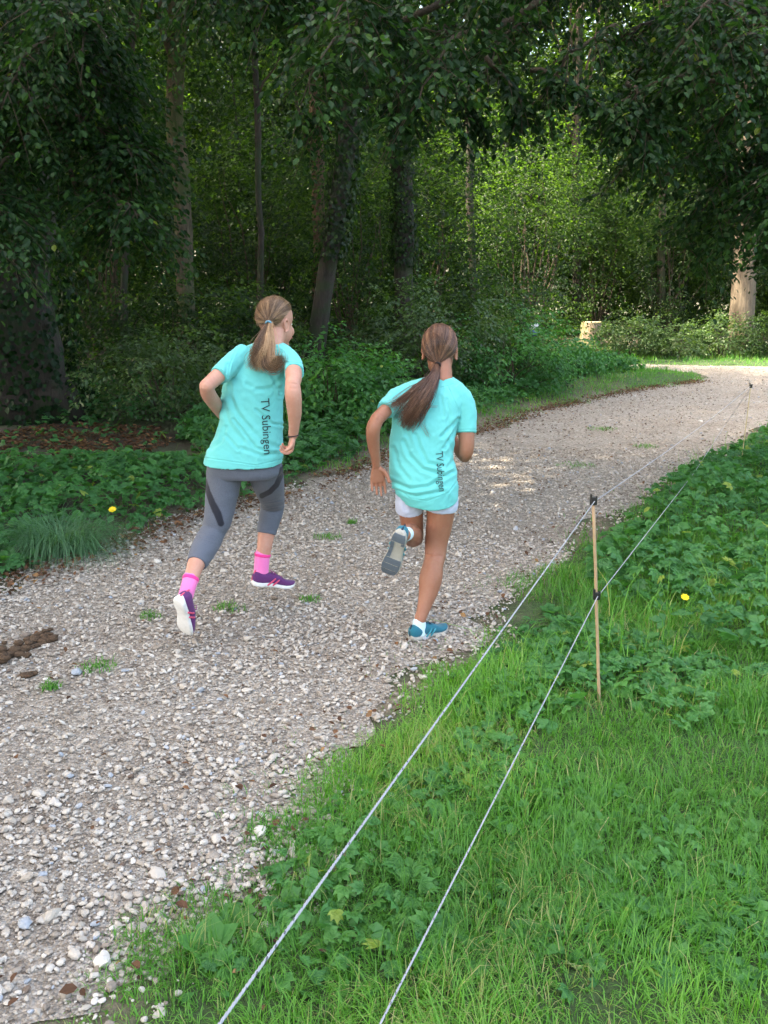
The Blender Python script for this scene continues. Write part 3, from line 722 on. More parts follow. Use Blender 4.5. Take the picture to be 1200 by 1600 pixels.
shrubs = [
    ('leafy hazel bush catching sun between the ivy clad trunk and the first girl', 265, 14.2, 1.8, 2.6, .1, 21, 340, 'wood_leaf'),
    ('dark low bush close behind the first girl\'s left elbow', 250, 11.8, 1.15, 2.1, .08, 22, 420, 'bramble'),
    ('tall thin leaved bush behind the first girl\'s head', 390, 14.5, 1.75, 2.2, .09, 23, 430, 'wood_leaf'),
    ('fresh green bush right of the first girl\'s shoulder', 520, 11.2, 1.05, 1.4, .085, 24, 330, 'herb'),
    ('tangled weedy bush left of the second girl\'s head', 585, 11.6, .85, 1.3, .085, 25, 260, 'herb'),
    ('grey green bush behind the second girl\'s head', 680, 15.5, 1.9, 2.8, .09, 26, 520, 'bramble'),
    ('tall feathery bush on the verge right of the second girl', 790, 15.4, 1.3, 2.3, .085, 27, 420, 'herb'),
    ('dark bush just left of the white and blue bag', 745, 18.5, 2.3, 2.6, .1, 28, 480, 'wood_leaf'),
    ('low weedy bush in front of the tree stump', 870, 19.2, .85, 2.0, .09, 29, 320, 'herb'),
    ('pale sunlit bramble bush right of the tree stump', 985, 25.4, 1.15, 1.9, .1, 30, 340, 'bramble'),
    ('pale sunlit low bush beyond the path left of the pale trunk', 1050, 25.2, .9, 1.8, .1, 31, 300, 'bramble'),
    ('low sunlit nettle clump left of the foot of the pale trunk', 1125, 25.3, 1.15, 1.6, .1, 32, 260, 'bramble'),
    ('dark bush right of the foot of the pale trunk', 1200, 25.6, 1.2, 2.0, .1, 33, 300, 'wood_leaf'),
    ('dense young hornbeam in the dim wood behind the second girl', 660, 21, 5.2, 3.4, .11, 34, 700, 'wood_leaf'),
    ('young conifer like tree with drooping sprays in the middle of the wood', 820, 25, 6.2, 3.6, .11, 35, 800, 'wood_leaf'),
    ('bright yellow green young tree above the tree stump', 930, 31, 5.5, 3.2, .12, 36, 700, 'wood_leaf'),
    ('young leafy tree behind the leaning trunk', 555, 19, 4.8, 3.2, .11, 37, 650, 'wood_leaf'),
    ('broad young tree in the gap left of the leaning trunk', 390, 20.5, 5.6, 3.8, .11, 38, 800, 'wood_leaf'),
    ('shaded young tree far left behind the ivy clad trunk', 170, 18, 4.6, 3.4, .11, 39, 600, 'wood_leaf'),
    ('tall dark holly like bush behind the bend of the path', 1040, 30, 4.8, 3.4, .12, 40, 650, 'wood_leaf'),
    ('leafy young tree right behind the pale trunk', 1240, 30, 6.0, 4.2, .12, 43, 700, 'wood_leaf'),
]
for s in shrubs:
    big = s[3] > 4
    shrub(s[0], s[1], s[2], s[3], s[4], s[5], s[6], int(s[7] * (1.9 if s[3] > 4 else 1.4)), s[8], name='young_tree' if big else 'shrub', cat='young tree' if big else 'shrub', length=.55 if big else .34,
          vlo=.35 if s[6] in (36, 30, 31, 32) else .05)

# ---- the wood behind, the high canopy and crowns added for shade: one mass of foliage and trunks nobody could count
LB, TB = Batch(), Batch(); rnd = np.random.default_rng(99)
spots = []
for gy_ in np.arange(24, 58, 4.6):
    for gx_ in np.arange(-26, 34, 4.4):
        x = gx_ + rnd.uniform(-1.6, 1.6); y = gy_ + rnd.uniform(-1.6, 1.6)
        if y < 31 and x > -3: continue
        if abs(x) > y * .62 + 4: continue
        spots.append((x, y))
for (x, y) in spots:
    z0 = gz(x, y); far = y > 34; hh = rnd.uniform(9, 14)
    if x < -6 or y > 38: hh = rnd.uniform(14, 19)
    if x > -4 and y < 36: hh = rnd.uniform(6, 8.5)
    add_tube(TB, jitter_line((x, y, z0 - .1), (x + rnd.uniform(-.5, .5), y, z0 + hh * .8), 7, .02, rnd), np.linspace(rnd.uniform(.06, .14), .03, 7), 7)
    crown_cloud(LB, (x, y, z0 + hh * .5), (3.0, 3.0, hh * .52), 850 if y > 43 else int(1100 * max(1, hh / 12)), .42 if y > 43 else .2, rnd, nl=8, length=.9, seed=x, zmin=z0 + .1, shell=.15, holes=.06)
# low understorey inside the wood
for i in range(70):
    y = rnd.uniform(15.5, 34); x = rnd.uniform(-y * .55 - 2, min(y * .3 - 4, 20)); 
    if y > 27: x = rnd.uniform(-y * .55, y * .6)
    z0 = gz(x, y); h_ = rnd.uniform(.7, 2.4)
    crown_cloud(LB, (x, y, z0 + h_ * .5), (1.2, 1.2, h_ * .5), 120, .12, rnd, nl=7, length=.4, seed=x * 3, zmin=z0, shell=.3, holes=.32)
# canopy of the tall trees on the left: it shades the path
for gy_ in np.arange(-7, 25, 4.3):
    for gx_ in np.arange(-23, -2, 4.3):
        x = gx_ + rnd.uniform(-1.5, 1.5); y = gy_ + rnd.uniform(-1.5, 1.5)
        if x > -5.2 and y > 2: continue
        z0 = rnd.uniform(8.5, 14)
        if y > 16.5 and x > -8: continue
        if y > 9 and rnd.random() < .36: continue
        if 0 < y < 9 and x > -7: continue
        px_ = project(np.array([x, y, 1.0])) if y > 1 else [-999, 0, 0]
        if not (-150 < px_[0] < 1350 and y > 1 and y < 15): add_tube(TB, jitter_line((x, y, 0), (x, y, z0 + 3), 6, .01, rnd), np.linspace(.22, .1, 6), 7)
        crown_cloud(LB, (x, y, z0 + 1.5), (3.3, 3.3, 3.4), 520, .3, rnd, nl=7, length=.9, seed=x * 2 + y, shell=.1, holes=.1)
for gy_ in np.arange(-9, 19, 3.7):  # second layer of unseen, trunkless crowns, added to keep sun off the path
    for gx_ in np.arange(-31, -7, 3.7):
        x = gx_ + rnd.uniform(-1, 1); y = gy_ + rnd.uniform(-1, 1)
        crown_cloud(LB, (x, y, rnd.uniform(14.5, 19)), (2.9, 2.9, 2.2), 420, .34, rnd, nl=7, length=.9, seed=x * 2 + y, shell=.05, holes=.0)
for (x, y, z) in [(-9.5, 1, 11.5), (-12, 3.5, 13), (-11, -1.5, 12.5), (-15, 1.5, 15), (-8, 3.8, 10), (-13.5, -3.5, 14), (-8.5, -2.5, 10.5)]:  # unseen crowns added where sun still came through onto the near gravel
    crown_cloud(LB, (x, y, z), (2.4, 2.4, 1.8), 420, .32, rnd, nl=7, length=.9, seed=x * 2 + y, shell=.05, holes=.0)
for gy_ in np.arange(27.5, 50, 4.2):  # high trunkless crowns added to block sun and sky, darkening the far wood
    for gx_ in np.arange(-24, 26, 4.2):
        x = gx_ + rnd.uniform(-1.2, 1.2); y = gy_ + rnd.uniform(-1, 1)
        if rnd.random() < .42 or abs(x) > y * .6 + 6: continue
        crown_cloud(LB, (x, y, rnd.uniform(14.5, 18)), (3, 3, 2), 420, .36, rnd, nl=7, length=.9, seed=x * 2 + y, shell=.05, holes=.0)
for (x, y, z) in [(-7, 10.5, 9), (-4.2, 12.5, 9.5), (-8.5, 14, 9.5), (-5, 16.5, 10), (-1.6, 14.8, 10.5), (-2, 19, 11), (-7.5, 19.5, 10.5)]:  # unseen crowns added to hold skylight out of the left wood
    crown_cloud(LB, (x, y, z), (2.4, 2.4, 1.4), 420, .26, rnd, nl=7, length=.9, seed=x * 2 + y, shell=.05, holes=.12)
n_l = LB.n
woods = empty('distant_wood', (0, 30, 0)); tag(woods, 'dim mass of forest trees closing the background, with unseen crowns added for shade', 'forest', kind='stuff')
a = sub_link('distant_foliage', LB.build('distant_foliage'), M['wood_leaf'], woods); b_ = sub_link('distant_trunks', TB.build('distant_trunks', True), M['bark_dark'], woods)
a['kind'] = 'stuff'; b_['kind'] = 'stuff'
print('wood verts', n_l)
# ================================================================ fence, stump, flowers, dung, bag
M['rod'] = m_plain('wooden_rod', (.38, .26, .16), .6); M['rod_pale'] = m_plain('pale_rod', (.45, .38, .2), .6)
M['clip'] = m_plain('black_plastic', (.012, .012, .014), .35, .5)
m, nt, b = newmat('electric_cord')
mp = N_(nt, 'ShaderNodeAttribute', attribute_name='v'); c = ramp(nt, [(0, (.3, .32, .36)), (.62, (.34, .36, .4)), (.66, (.1, .11, .13)), (1, (.07, .08, .1))], mp.outputs['Fac'])
nt.links.new(c, b.inputs['Base Color']); b.inputs['Roughness'].default_value = .45; M['cord'] = m

s1 = G(941, 1122); s1.z = 0.02
top1 = P(927, 782, s1.y + .0); mid1 = P(932, 930, s1.y)
s2 = G(1155, 748); s2.z = 0
top2 = P(1173, 603, s2.y)
print('stake1', s1, top1, mid1, 'stake2', s2, top2)
def stake(base, top, mids, lab, r, mat):
    root = empty('fence_stake', base); tag(root, lab, 'fence stake', 'electric fence stakes')
    B = Batch(); a = np.array(base) - [0, 0, .12]; add_tube(B, jitter_line(a, top, 8, .004, np.random.default_rng(1)), np.linspace(r * 1.02, r * .95, 8), 10)
    sub_link('rod', B.build('rod', True), M[mat], root)
    for q in mids:
        q = Vector(q); bm = bmesh.new()
        for (sx, sy, sz, ox, oz) in [(.018, .02, .028, 0, 0), (.007, .012, .04, -.010, .006), (.007, .012, .032, .010, .002), (.026, .01, .008, 0, -.013)]:
            r_ = bmesh.ops.create_cube(bm, size=1); bmesh.ops.scale(bm, vec=(sx, sy, sz), verts=r_['verts']); bmesh.ops.translate(bm, vec=q + Vector((ox, -.004, oz)), verts=r_['verts'])
        bmesh.ops.bevel(bm, geom=bm.edges[:], offset=.002, segments=1, affect='EDGES')
        me = bpy.data.meshes.new('insulator'); bm.to_mesh(me); bm.free(); sub_link('insulator', me, M['clip'], root)
stake(s1, top1 + Vector((0, 0, .0)), [top1, mid1], 'brown wooden fence stake with two black clips standing in the grass in front', .0062, 'rod')
stake(s2, top2, [top2], 'far thin yellowish fence stake at the grass edge near the right border', .0038, 'rod_pale')
def cord(pts, lab, r=.0018):
    """twisted three-strand cord; pts control points"""
    n = 3000; cp = [tuple(q) for q in pts]; seg = [np.linspace(0, 1, 40)[:, None] * (np.array(b) - np.array(a)) + np.array(a) for a, b in zip(cp[:-1], cp[1:])]
    pl = np.concatenate(seg); al = np.concatenate([[0], np.cumsum(np.linalg.norm(np.diff(pl, axis=0), axis=1))]); u_ = np.linspace(0, al[-1], n); p = np.stack([np.interp(u_, al, pl[:, i]) for i in range(3)], -1)
    L = np.concatenate([[0], np.cumsum(np.linalg.norm(np.diff(p, axis=0), axis=1))])
    # even spacing near the camera matters most
    t = np.gradient(p, axis=0); t /= np.linalg.norm(t, axis=1, keepdims=True); s = np.cross(t, [0, 0, 1.0]); s /= np.linalg.norm(s, axis=1, keepdims=True); u = np.cross(s, t)
    B = Batch()
    for k in range(3):
        a = L * 2 * np.pi / .022 + k * 2.094
        q = p + (np.cos(a)[:, None] * s + np.sin(a)[:, None] * u) * r * .55
        V, fs = tube(q, np.full(n, r * .62), 5, cap=False); B.addraw(V, fs, np.full(len(V), .3 if k < 2 else .3) if k < 2 else np.repeat(np.where((L * 41) % 1 < .3, .8, .2), 5))
    return B
def at_h(px, py, h): return G(px, py, h)
hT, hM = top1.z - .004, mid1.z
n1 = at_h(343, 1600, hT); n2 = at_h(594, 1600, hM)
print('near ends', n1, n2, 'hT', hT, hM)
off = Vector((0, -.018, 0))
e1 = n1 + (n1 - (top1 + off)) * .9; e2 = n2 + (n2 - (mid1 + off)) * .9
c1 = cord([e1, n1, top1 + off, (top1 + off).lerp(top2, .25) - Vector((0, 0, .018)), (top1 + off).lerp(top2, .5) - Vector((0, 0, .025)), (top1 + off).lerp(top2, .75) - Vector((0, 0, .018)), top2], '')
o = link('rope', c1.build('rope', True), M['cord']); tag(o, 'upper white fence rope running through the top clip of the front stake', 'rope', 'electric fence ropes')
midb = G(1085, 738, .35) if False else P(1085, 738, 7.2); midc = P(1133, 664, 9.0)
c2 = cord([e2, n2, mid1 + off, midb, midc, top2 - Vector((0, 0, .02))], '')
o = link('rope', c2.build('rope', True), M['cord']); tag(o, 'lower grey fence rope running through the middle clip of the front stake', 'rope', 'electric fence ropes')

# tree stump
sb = base_at(923, 28.0); root = empty('tree_stump', sb); tag(root, 'cut brown tree stump with pale top at the edge of the far wood', 'tree stump')
B = Batch(); hs = .74; pts = np.array([sb + [0, 0, z] for z in np.linspace(-.1, hs, 8)]); rad = .31 * (1 + .3 * np.exp(-np.linspace(0, hs, 8) / .15)); rad[-1] = .3
add_tube(B, pts, rad, 26, rough=.14, seed=4, flute=.06, cap=False); sub_link('trunk', B.build('bark', True), m_bark('stump_bark', (.13, .095, .065), (.32, .24, .165), (.1, .12, .04), 7), root)
B = Batch(); add_tube(B, np.array([sb + [0, 0, hs - .02], sb + [0, 0, hs + .012]]), [.295, .285], 26, rough=.14, seed=4); sub_link('cut_top', B.build('cut_top'), m_plain('cut_wood', (.62, .44, .28), .8), root)

# bag among the verge plants
bp = P(835, 515, 16.6); root = empty('bag', bp); tag(root, 'small white and blue plastic bag lying on the verge plants left of the stump', 'bag')
def blob(name, c, rad, mat, root, seed, lump=.3, sub=3):
    v, f = ico(sub); nn = np.array([noise.noise(Vector(q * 2.3) + Vector((seed, 0, 0))) for q in v])
    me = mesh_np(name, np.array(c) + v * (1 + lump * nn)[:, None] * np.array(rad), [f], None, True); return sub_link(name, me, mat, root)
blob('bag_bottom', bp + Vector((0, 0, -.05)), (.085, .07, .06), m_plain('blue_plastic', (.07, .14, .42), .35, .5), root, 3)
blob('bag_top', bp + Vector((-.01, 0, .03)), (.07, .055, .06), m_plain('white_plastic', (.72, .7, .74), .35, .5), root, 5, .6)
blob('handle', bp + Vector((.045, 0, .06)), (.022, .02, .045), bpy.data.materials['white_plastic'], root, 8, .5)
# the stems that carry it are those of the verge; give it a supporting weed
shrub('low feathery weed clump under the white and blue bag', 832, 16.8, 1.0, 1.3, .07, 51, 300, 'wood_leaf', name='shrub')

# yellow flowers
def flower(px, py, base_px, lab, sz):
    g = G(*base_px); d = P(px, py, g.y - .02); root = empty('yellow_flower', (g.x, g.y, 0)); tag(root, lab, 'flower', 'yellow flowers')
    B = Batch(); add_tube(B, jitter_line((g.x, g.y, 0), d, 7, .05, np.random.default_rng(3)), np.linspace(.0022, .0015, 7), 5); sub_link('stem', B.build('stem', True), M['herb'], root)
    B = Batch(); n = 8; a = np.arange(n) * 6.283 / n + .2
    fw = np.stack([np.cos(a), np.sin(a) * .8 - .25, np.sin(a) * .55 + .35], -1); up = np.tile([0, -.75, .65], (n, 1)).astype(float)
    B.add(LEAF[0] * [1.5, 1, 1.2], LEAF[1], np.tile(np.array(d), (n, 1)), rots(fw, up), np.full(n, sz), np.linspace(0, 1, n)); sub_link('petals', B.build('petals'), M['yellow'], root)
flower(176, 797, (182, 838), 'yellow flower above the ground cover at the left of the path', .03)
flower(1070, 934, (1062, 1010), 'yellow flower in the leafy herbs right of the front stake', .021)

# tussock of long grass at the left verge
g = G(95, 868); B = Batch(); n = 900; a = rng.uniform(0, 6.28, n); q = .17 * rng.random(n) ** .7
V, fs, A = blades(g.x + q * np.cos(a) * 1.5, g.y + q * np.sin(a), np.full(n, .0), rng.uniform(.25, .5, n), rng.uniform(.003, .006, n), rng.uniform(.1, .7, n), rng.uniform(.7, 1.9, n), rng.random(n), 5, a + rng.normal(0, .6, n))
B.addraw(V, fs, A); o = link('grass_tussock', B.build('grass_tussock'), M['dark_grass'])
tag(o, 'arching blue green grass tussock at the left edge of the path', 'grass tussock')

# broad leaves and plantain rosettes in the lawn
def rosette(px, py, lab, n, s, val=(.6, .9), sl=.5, tm=LEAF, asp=1.1):
    g = G(px, py); root_z = gz(g.x, g.y); a = np.arange(n) * 2.4 + px; B = Batch()
    fw = np.stack([np.cos(a), np.sin(a), np.full(n, sl)], -1); up = np.stack([-np.cos(a) * .5, -np.sin(a) * .5, np.ones(n)], -1)
    B.add(tm[0] * [asp, 1, 1.6], tm[1], np.tile([g.x, g.y, root_z + .01], (n, 1)), rots(fw, up), s * rng.uniform(.6, 1.1, n), rng.uniform(*val, n))
    o = link('broadleaf_weed', B.build('broadleaf_weed', True), M['herb']); tag(o, lab, 'weed', 'broad leaved weeds in the lawn')
rosette(325, 1500, 'weed with one long upright leaf at the bottom of the gravel edge', 5, .1, (.6, .8), .8)
rosette(368, 1452, 'bright broad leaved weed on the gravel edge nearest the left cord end', 9, .075, (.6, .85), .5)
rosette(695, 1245, 'round leaved weed rosette between the two cords', 8, .085, (.4, .6), .4, LEAF, 1.5)
rosette(860, 965, 'low dock plant just left of the front stake clip', 9, .08, (.35, .6), .8)
rosette(1050, 1020, 'long pale leaf arching out right of the front stake', 4, .12, (.6, .85), .6)
rosette(830, 1500, 'flat plantain rosette in the lawn at the bottom', 8, .08, (.5, .7), .3)
rosette(1150, 1560, 'flat plantain rosette in the bottom right corner of the lawn', 8, .085, (.5, .75), .3)

# horse dung
root_c = G(20, 1018); B = Batch(); rd = np.random.default_rng(5)
cl = []
for i in range(64):
    t = rd.random(); px = -45 + 125 * t; py = 1052 - 55 * t + rd.normal(0, 9 * (1 - .5 * t)); g = G(px, py); cl.append((g.x, g.y, rd.uniform(.012, .05) * (1 - .4 * t), rd.uniform(.013, .029)))
m, nt, b = newmat('dung'); n1 = noisen(nt, 130, 5, .75); n2 = noisen(nt, 14, 3)
c = mixc(nt, n2, ramp(nt, [(.3, (.022, .011, .006)), (.7, (.085, .045, .022))], n1), ramp(nt, [(.3, (.04, .022, .012)), (.75, (.17, .105, .06))], n1)); nt.links.new(c, b.inputs['Base Color']); b.inputs['Roughness'].default_value = .9; bump(nt, b, n1, 1, .006)
def dung(items, lab):
    B = Batch()
    for (x, y, z, s) in items:
        v, f = ico(2); nn = np.array([noise.noise(Vector(q * 2.4) + Vector((x * 30, y * 20, 0))) + .5 * noise.noise(Vector(q * 6) + Vector((x * 30, y * 20, 0))) for q in v])
        B.addraw(np.array([x, y, z * .65 + .01]) + v * (1 + .45 * nn)[:, None] * [s * 1.0, s * .9, s * .55] * [1, 1, 1], [f], np.full(len(v), rd.random()))
    o = link('horse_dung', B.build('horse_dung', True), m); tag(o, lab, 'horse dung')
for i in range(26):
    t = i / 25; g = G(-40 + 118 * t, 1050 - 44 * t); cl.append((g.x, g.y, .01, .017))
dung(cl + [(*G(82, 1004)[:2], .018, .03), (*G(72, 1006)[:2], .018, .03)], 'long heap of crumbly brown horse droppings on the gravel at the left edge')
dung([(*G(38, 1062)[:2], .014, .026), (*G(45, 1061)[:2], .014, .022), (*G(52, 1058)[:2], .012, .022)], 'small loose lump of horse droppings just below the long heap')
# a few notable single stones
for (px, py, s, v, lab) in [(121, 1057, .038, .97, 'bluish grey stone near the horse droppings'), (162, 1513, .035, .88, 'white angular stone at the bottom left of the gravel'), (407, 1310, .034, .88, 'white stone lying at the right edge of the gravel'), (40, 1455, .03, .97, 'blue grey pebble at the lower left border')]:
    g = G(px, py); nn = np.array([noise.noise(Vector(q * 1.6) + Vector((px, py, 0))) + .35 * noise.noise(Vector(q * 4) + Vector((px, py, 0))) for q in IV2]); tv = IV2 * (1 + .5 * nn[:, None]) * [1.2, .9, .6]
    B = Batch(); B.add(tv, [IF2], np.array([[g.x, g.y, .024]]), rots(np.array([[1, .3, 0.]]), np.array([[0, 0, 1.]])), np.array([s * .62]), np.array([v]))
    o = link('stone', B.build('stone'), M['stone']); tag(o, lab, 'stone', 'larger stones on the path')
# ================================================================ the two running girls
TH = lambda n: np.linspace(0, 2 * np.pi, n, endpoint=False)
def shell_rings(rings):
    """rings (k,n,3) -> closed shell"""
    k, n = rings.shape[:2]; V = rings.reshape(-1, 3); i = np.arange(k - 1)[:, None] * n; j = np.arange(n)[None]; j2 = (j + 1) % n
    q = np.stack([i + j, i + j2, i + n + j2, i + n + j], -1).reshape(-1, 4)
    V = np.vstack([V, rings[0].mean(0)[None], rings[-1].mean(0)[None]]); a = np.arange(n); b = (a + 1) % n
    t = np.vstack([np.stack([np.full(n, len(V) - 2), b, a], -1), np.stack([np.full(n, len(V) - 1), (k - 1) * n + a, (k - 1) * n + b], -1)])
    return V, [q, t]
def limb(rows, n=26, seg=22, world=False, scale=1.0, endcap=True):
    """rows of (px,py,Y,half width px) or, if world, (x,y,z,r)"""
    r_ = []
    for q in rows:
        if world: r_.append(q)
        else:
            p = P(q[0], q[1], q[2]); r_.append((p.x, p.y, p.z, q[3] * mpp(p) * scale))
    c = catmull(r_, n); p, r = c[:, :3], np.maximum(c[:, 3], .001)
    if endcap:
        d0 = p[0] - p[1]; d0 /= np.linalg.norm(d0); d1 = p[-1] - p[-2]; d1 /= np.linalg.norm(d1)
        p = np.vstack([p[0] + d0 * r[0] * .8, p[0] + d0 * r[0] * .45, p, p[-1] + d1 * r[-1] * .45, p[-1] + d1 * r[-1] * .8]); r = np.concatenate([[r[0] * .45, r[0] * .85], r, [r[-1] * .85, r[-1] * .45]])
    V, fs = tube(p, r, seg); return V, fs
def ell(c, rad, rot=None, sub=3):
    v, f = ico(sub); v = v * np.array(rad)
    if rot is not None: v = v @ np.array(rot).T
    return v + np.array(c), [f]
def torso(rows, n=30, seg=44, k=1.0, ex=2.3, yaw=0.0, tuck=False):
    """rows (cx,cy,Y,half width px,half depth m,tilt): rings of a trunk seen from behind"""
    out = []
    for (cx, cy, Y, hw, hd, tl) in rows:
        p = P(cx, cy, Y); out.append((p.x, p.y, p.z, hw * mpp(p) * k, hd * k, tl))
    c = catmull(out, n); th = TH(seg); rings = []
    for (x, y, z, a, b, tl) in c:
        ct, st = np.cos(th), np.sin(th); ce = np.sign(ct) * np.abs(ct) ** (2 / ex); se = np.sign(st) * np.abs(st) ** (2 / ex)
        lx, ly = a * ce, b * se
        X = lx * math.cos(yaw) - ly * math.sin(yaw); Yy = lx * math.sin(yaw) + ly * math.cos(yaw)
        rings.append(np.stack([x + X, y + Yy * math.cos(tl), z + Yy * math.sin(tl)], -1))
    if tuck:
        last = rings[-1]; ctr = last.mean(0)
        up = rings[-3].mean(0) - ctr
        rings.append(ctr + (last - ctr) * .93 + up * .12); rings.append(ctr + (last - ctr) * .86 + up * 1.0)
    return shell_rings(np.array(rings))
def fuse(name, parts, voxel, mat, root, smooth=4, fn=None, fac=.5):
    B = Batch()
    for V, fs in parts: B.addraw(V, fs, np.zeros(len(V)))
    me = B.build(name + '_raw'); o = bpy.data.objects.new('tmp', me); COL.objects.link(o)
    m = o.modifiers.new('r', 'REMESH'); m.mode = 'VOXEL'; m.voxel_size = voxel
    s = o.modifiers.new('s', 'SMOOTH'); s.factor = fac; s.iterations = smooth
    bpy.context.view_layer.update(); dg = bpy.context.evaluated_depsgraph_get()
    out = bpy.data.meshes.new_from_object(o.evaluated_get(dg)); out.name = name
    bpy.data.objects.remove(o); bpy.data.meshes.remove(me)
    n = len(out.vertices); co = np.empty(n * 3, np.float32); out.vertices.foreach_get('co', co); co = co.reshape(-1, 3)
    no = np.empty(n * 3, np.float32); out.vertices.foreach_get('normal', no); no = no.reshape(-1, 3)
    if fn is not None:
        r_ = fn(co, no)
        if isinstance(r_, tuple): co, val = r_
        else: co, val = r_, None
        out.vertices.foreach_set('co', co.astype(np.float32).ravel())
        if val is not None:
            at = out.attributes.new('v', 'FLOAT', 'POINT'); at.data.foreach_set('value', val.astype(np.float32))
    out.polygons.foreach_set('use_smooth', np.ones(len(out.polygons), bool)); out.materials.clear(); out.update()
    if root is None: return out
    o = sub_link(name, out, mat, root); return o
def nz(a): a = np.array(a, float); return a / np.linalg.norm(a)
def frame(fwd, up):
    f = nz(fwd); x = nz(np.cross(f, np.array(up, float))); z = np.cross(x, f); return np.stack([x, f, z], -1)   # columns right, forward, up

def hand(wr, fwd, palm, thumb, s=.85, curls=(.3, .35, .3), splay=.0, tcurl=.3, width=1.0):
    wr = np.array(wr); f = nz(fwd); n = np.array(palm, float); n = nz(n - f * np.dot(n, f)); sd = np.array(thumb, float); sd = nz(sd - f * np.dot(sd, f) - n * np.dot(sd, n))
    out = []
    th = TH(20); rings = []
    for t, hw, hh in [(-.02, .019, .014), (0, .020, .014), (.02, .027, .0145), (.045, .034, .0135), (.07, .036, .0125), (.082, .033, .011)]:
        c = wr + f * t * s; rings.append(c + (np.cos(th)[:, None] * sd * hw * width + np.sin(th)[:, None] * n * hh) * s)
    out.append(shell_rings(np.array(rings)))
    for i, (o_, L) in enumerate([(.0285, .062), (.0095, .069), (-.0095, .064), (-.0285, .05)]):
        p = wr + (f * (.076 - .004 * abs(i - 1.2)) + sd * o_ * width) * s; d = nz(f + sd * o_ * (splay * 12 + 1.5)); pts = [(*(p - d * .012 * s), .0078 * s), (*p, .0076 * s)]
        ang = 0; nn = n
        for j, fr in enumerate((.44, .31, .25)):
            ang = curls[j] * (1 + .12 * (i - 1)); ax = np.cross(d, nn); d2 = d * math.cos(ang) + nn * math.sin(ang); nn = nz(nn * math.cos(ang) - d * math.sin(ang)); d = d2
            p = p + d * L * fr * s * .5; pts.append((*p, (.0076 - .0006 * j) * s)); p = p + d * L * fr * s * .5; pts.append((*p, (.0074 - .0008 * j) * s))
        out.append(limb(pts, 16, 12, True))
    b = wr + (f * .018 + sd * .017 * width + n * .004) * s; d = nz(sd * .75 + f * .65 + n * .25); pts = [(*b, .013 * s), (*(b + d * .022 * s), .0115 * s)]
    b = b + d * .024 * s
    for j in range(2):
        d = nz(d + f * .45 * (1 - tcurl) + n * tcurl * .9 - sd * .2); b = b + d * .025 * s; pts.append((*b, (.0098 - .0015 * j) * s))
    out.append(limb(pts, 14, 12, True)); return out

def head_parts(c, Rm, s=1.0):
    c = np.array(c); L = lambda q: c + Rm @ (np.array(q) * s)
    out = [ell(L((0, -.008, .03)), np.array((.071, .09, .086)) * s, Rm), ell(L((0, .028, -.03)), np.array((.056, .06, .066)) * s, Rm), ell(L((0, .058, -.085)), np.array((.024, .022, .018)) * s, Rm, 2),
           ell(L((0, .01, -.055)), np.array((.05, .055, .045)) * s, Rm), ell(L((.03, .058, -.03)), np.array((.022, .024, .026)) * s, Rm, 2), ell(L((-.03, .058, -.03)), np.array((.022, .024, .026)) * s, Rm, 2),
           limb([(*L((0, .083, .012)), .006 * s), (*L((0, .096, -.006)), .0075 * s), (*L((0, .103, -.022)), .0105 * s)], 8, 12, True)]
    for q in (-1, 1):
        th = TH(18); hel = [(*(L((q * .069, -.004, -.008)) + Rm @ (np.array((q * .006, math.cos(a) * .014 - .003, math.sin(a) * .026)) * s)), .0042 * s) for a in np.linspace(-1.9, 3.0, 14)]
        out.append(limb(hel, 26, 10, True)); out.append(ell(L((q * .068, -.002, -.01)), np.array((.006, .014, .022)) * s, Rm, 2))
    return out
def face_bits(c, Rm, s, root, body):
    c = np.array(c); L = lambda q: c + Rm @ (np.array(q) * s)
    for q in (-1, 1):
        v, f = ico(3); co = v * .0112 * s; fr = v[:, 1]
        me = mesh_np('eye', co @ Rm.T + L((q * .028, 0.061, .006)), [f], {'v': (fr > .86).astype(float) + (fr > .96)}, True)
        o = sub_link('eye', me, M['eye'], root)
    for nm, cc, rad in (('mouth', (0, .088, -.056), (.022, .008, .0065)),):
        V, fs = ell(L(cc), np.array(rad) * s, Rm, 3); sub_link(nm, mesh_np(nm, V, fs, None, True), M['lip'], root)
    for q in (-1, 1):
        V, fs = limb([(*L((q * .014, .087, .03)), .0025 * s), (*L((q * .032, .083, .036)), .003 * s), (*L((q * .05, .066, .03)), .0016 * s)], 8, 8, True)
        sub_link('eyebrow', mesh_np('eyebrow', V, fs, None, True), M['brow'], root)

def strands(B, curves, rad, val, nseg=3):
    """curves (N,k,3), rad (N,k), val (N,)"""
    N, k = curves.shape[:2]; t = np.gradient(curves, axis=1); t /= np.linalg.norm(t, axis=2, keepdims=True) + 1e-9
    s = np.cross(t, np.array([.3, .2, 1.0])); s /= np.linalg.norm(s, axis=2, keepdims=True) + 1e-9; u = np.cross(s, t)
    th = TH(nseg); V = curves[:, :, None, :] + rad[:, :, None, None] * (np.cos(th)[None, None, :, None] * s[:, :, None, :] + np.sin(th)[None, None, :, None] * u[:, :, None, :])
    i = np.arange(k - 1)[:, None] * nseg; j = np.arange(nseg)[None]; q = np.stack([i + j, i + (j + 1) % nseg, i + nseg + (j + 1) % nseg, i + nseg + j], -1).reshape(-1, 4)
    B.addraw(V.reshape(-1, 3), [(np.arange(N) * k * nseg)[:, None, None] + q[None]], np.repeat(val, k * nseg))
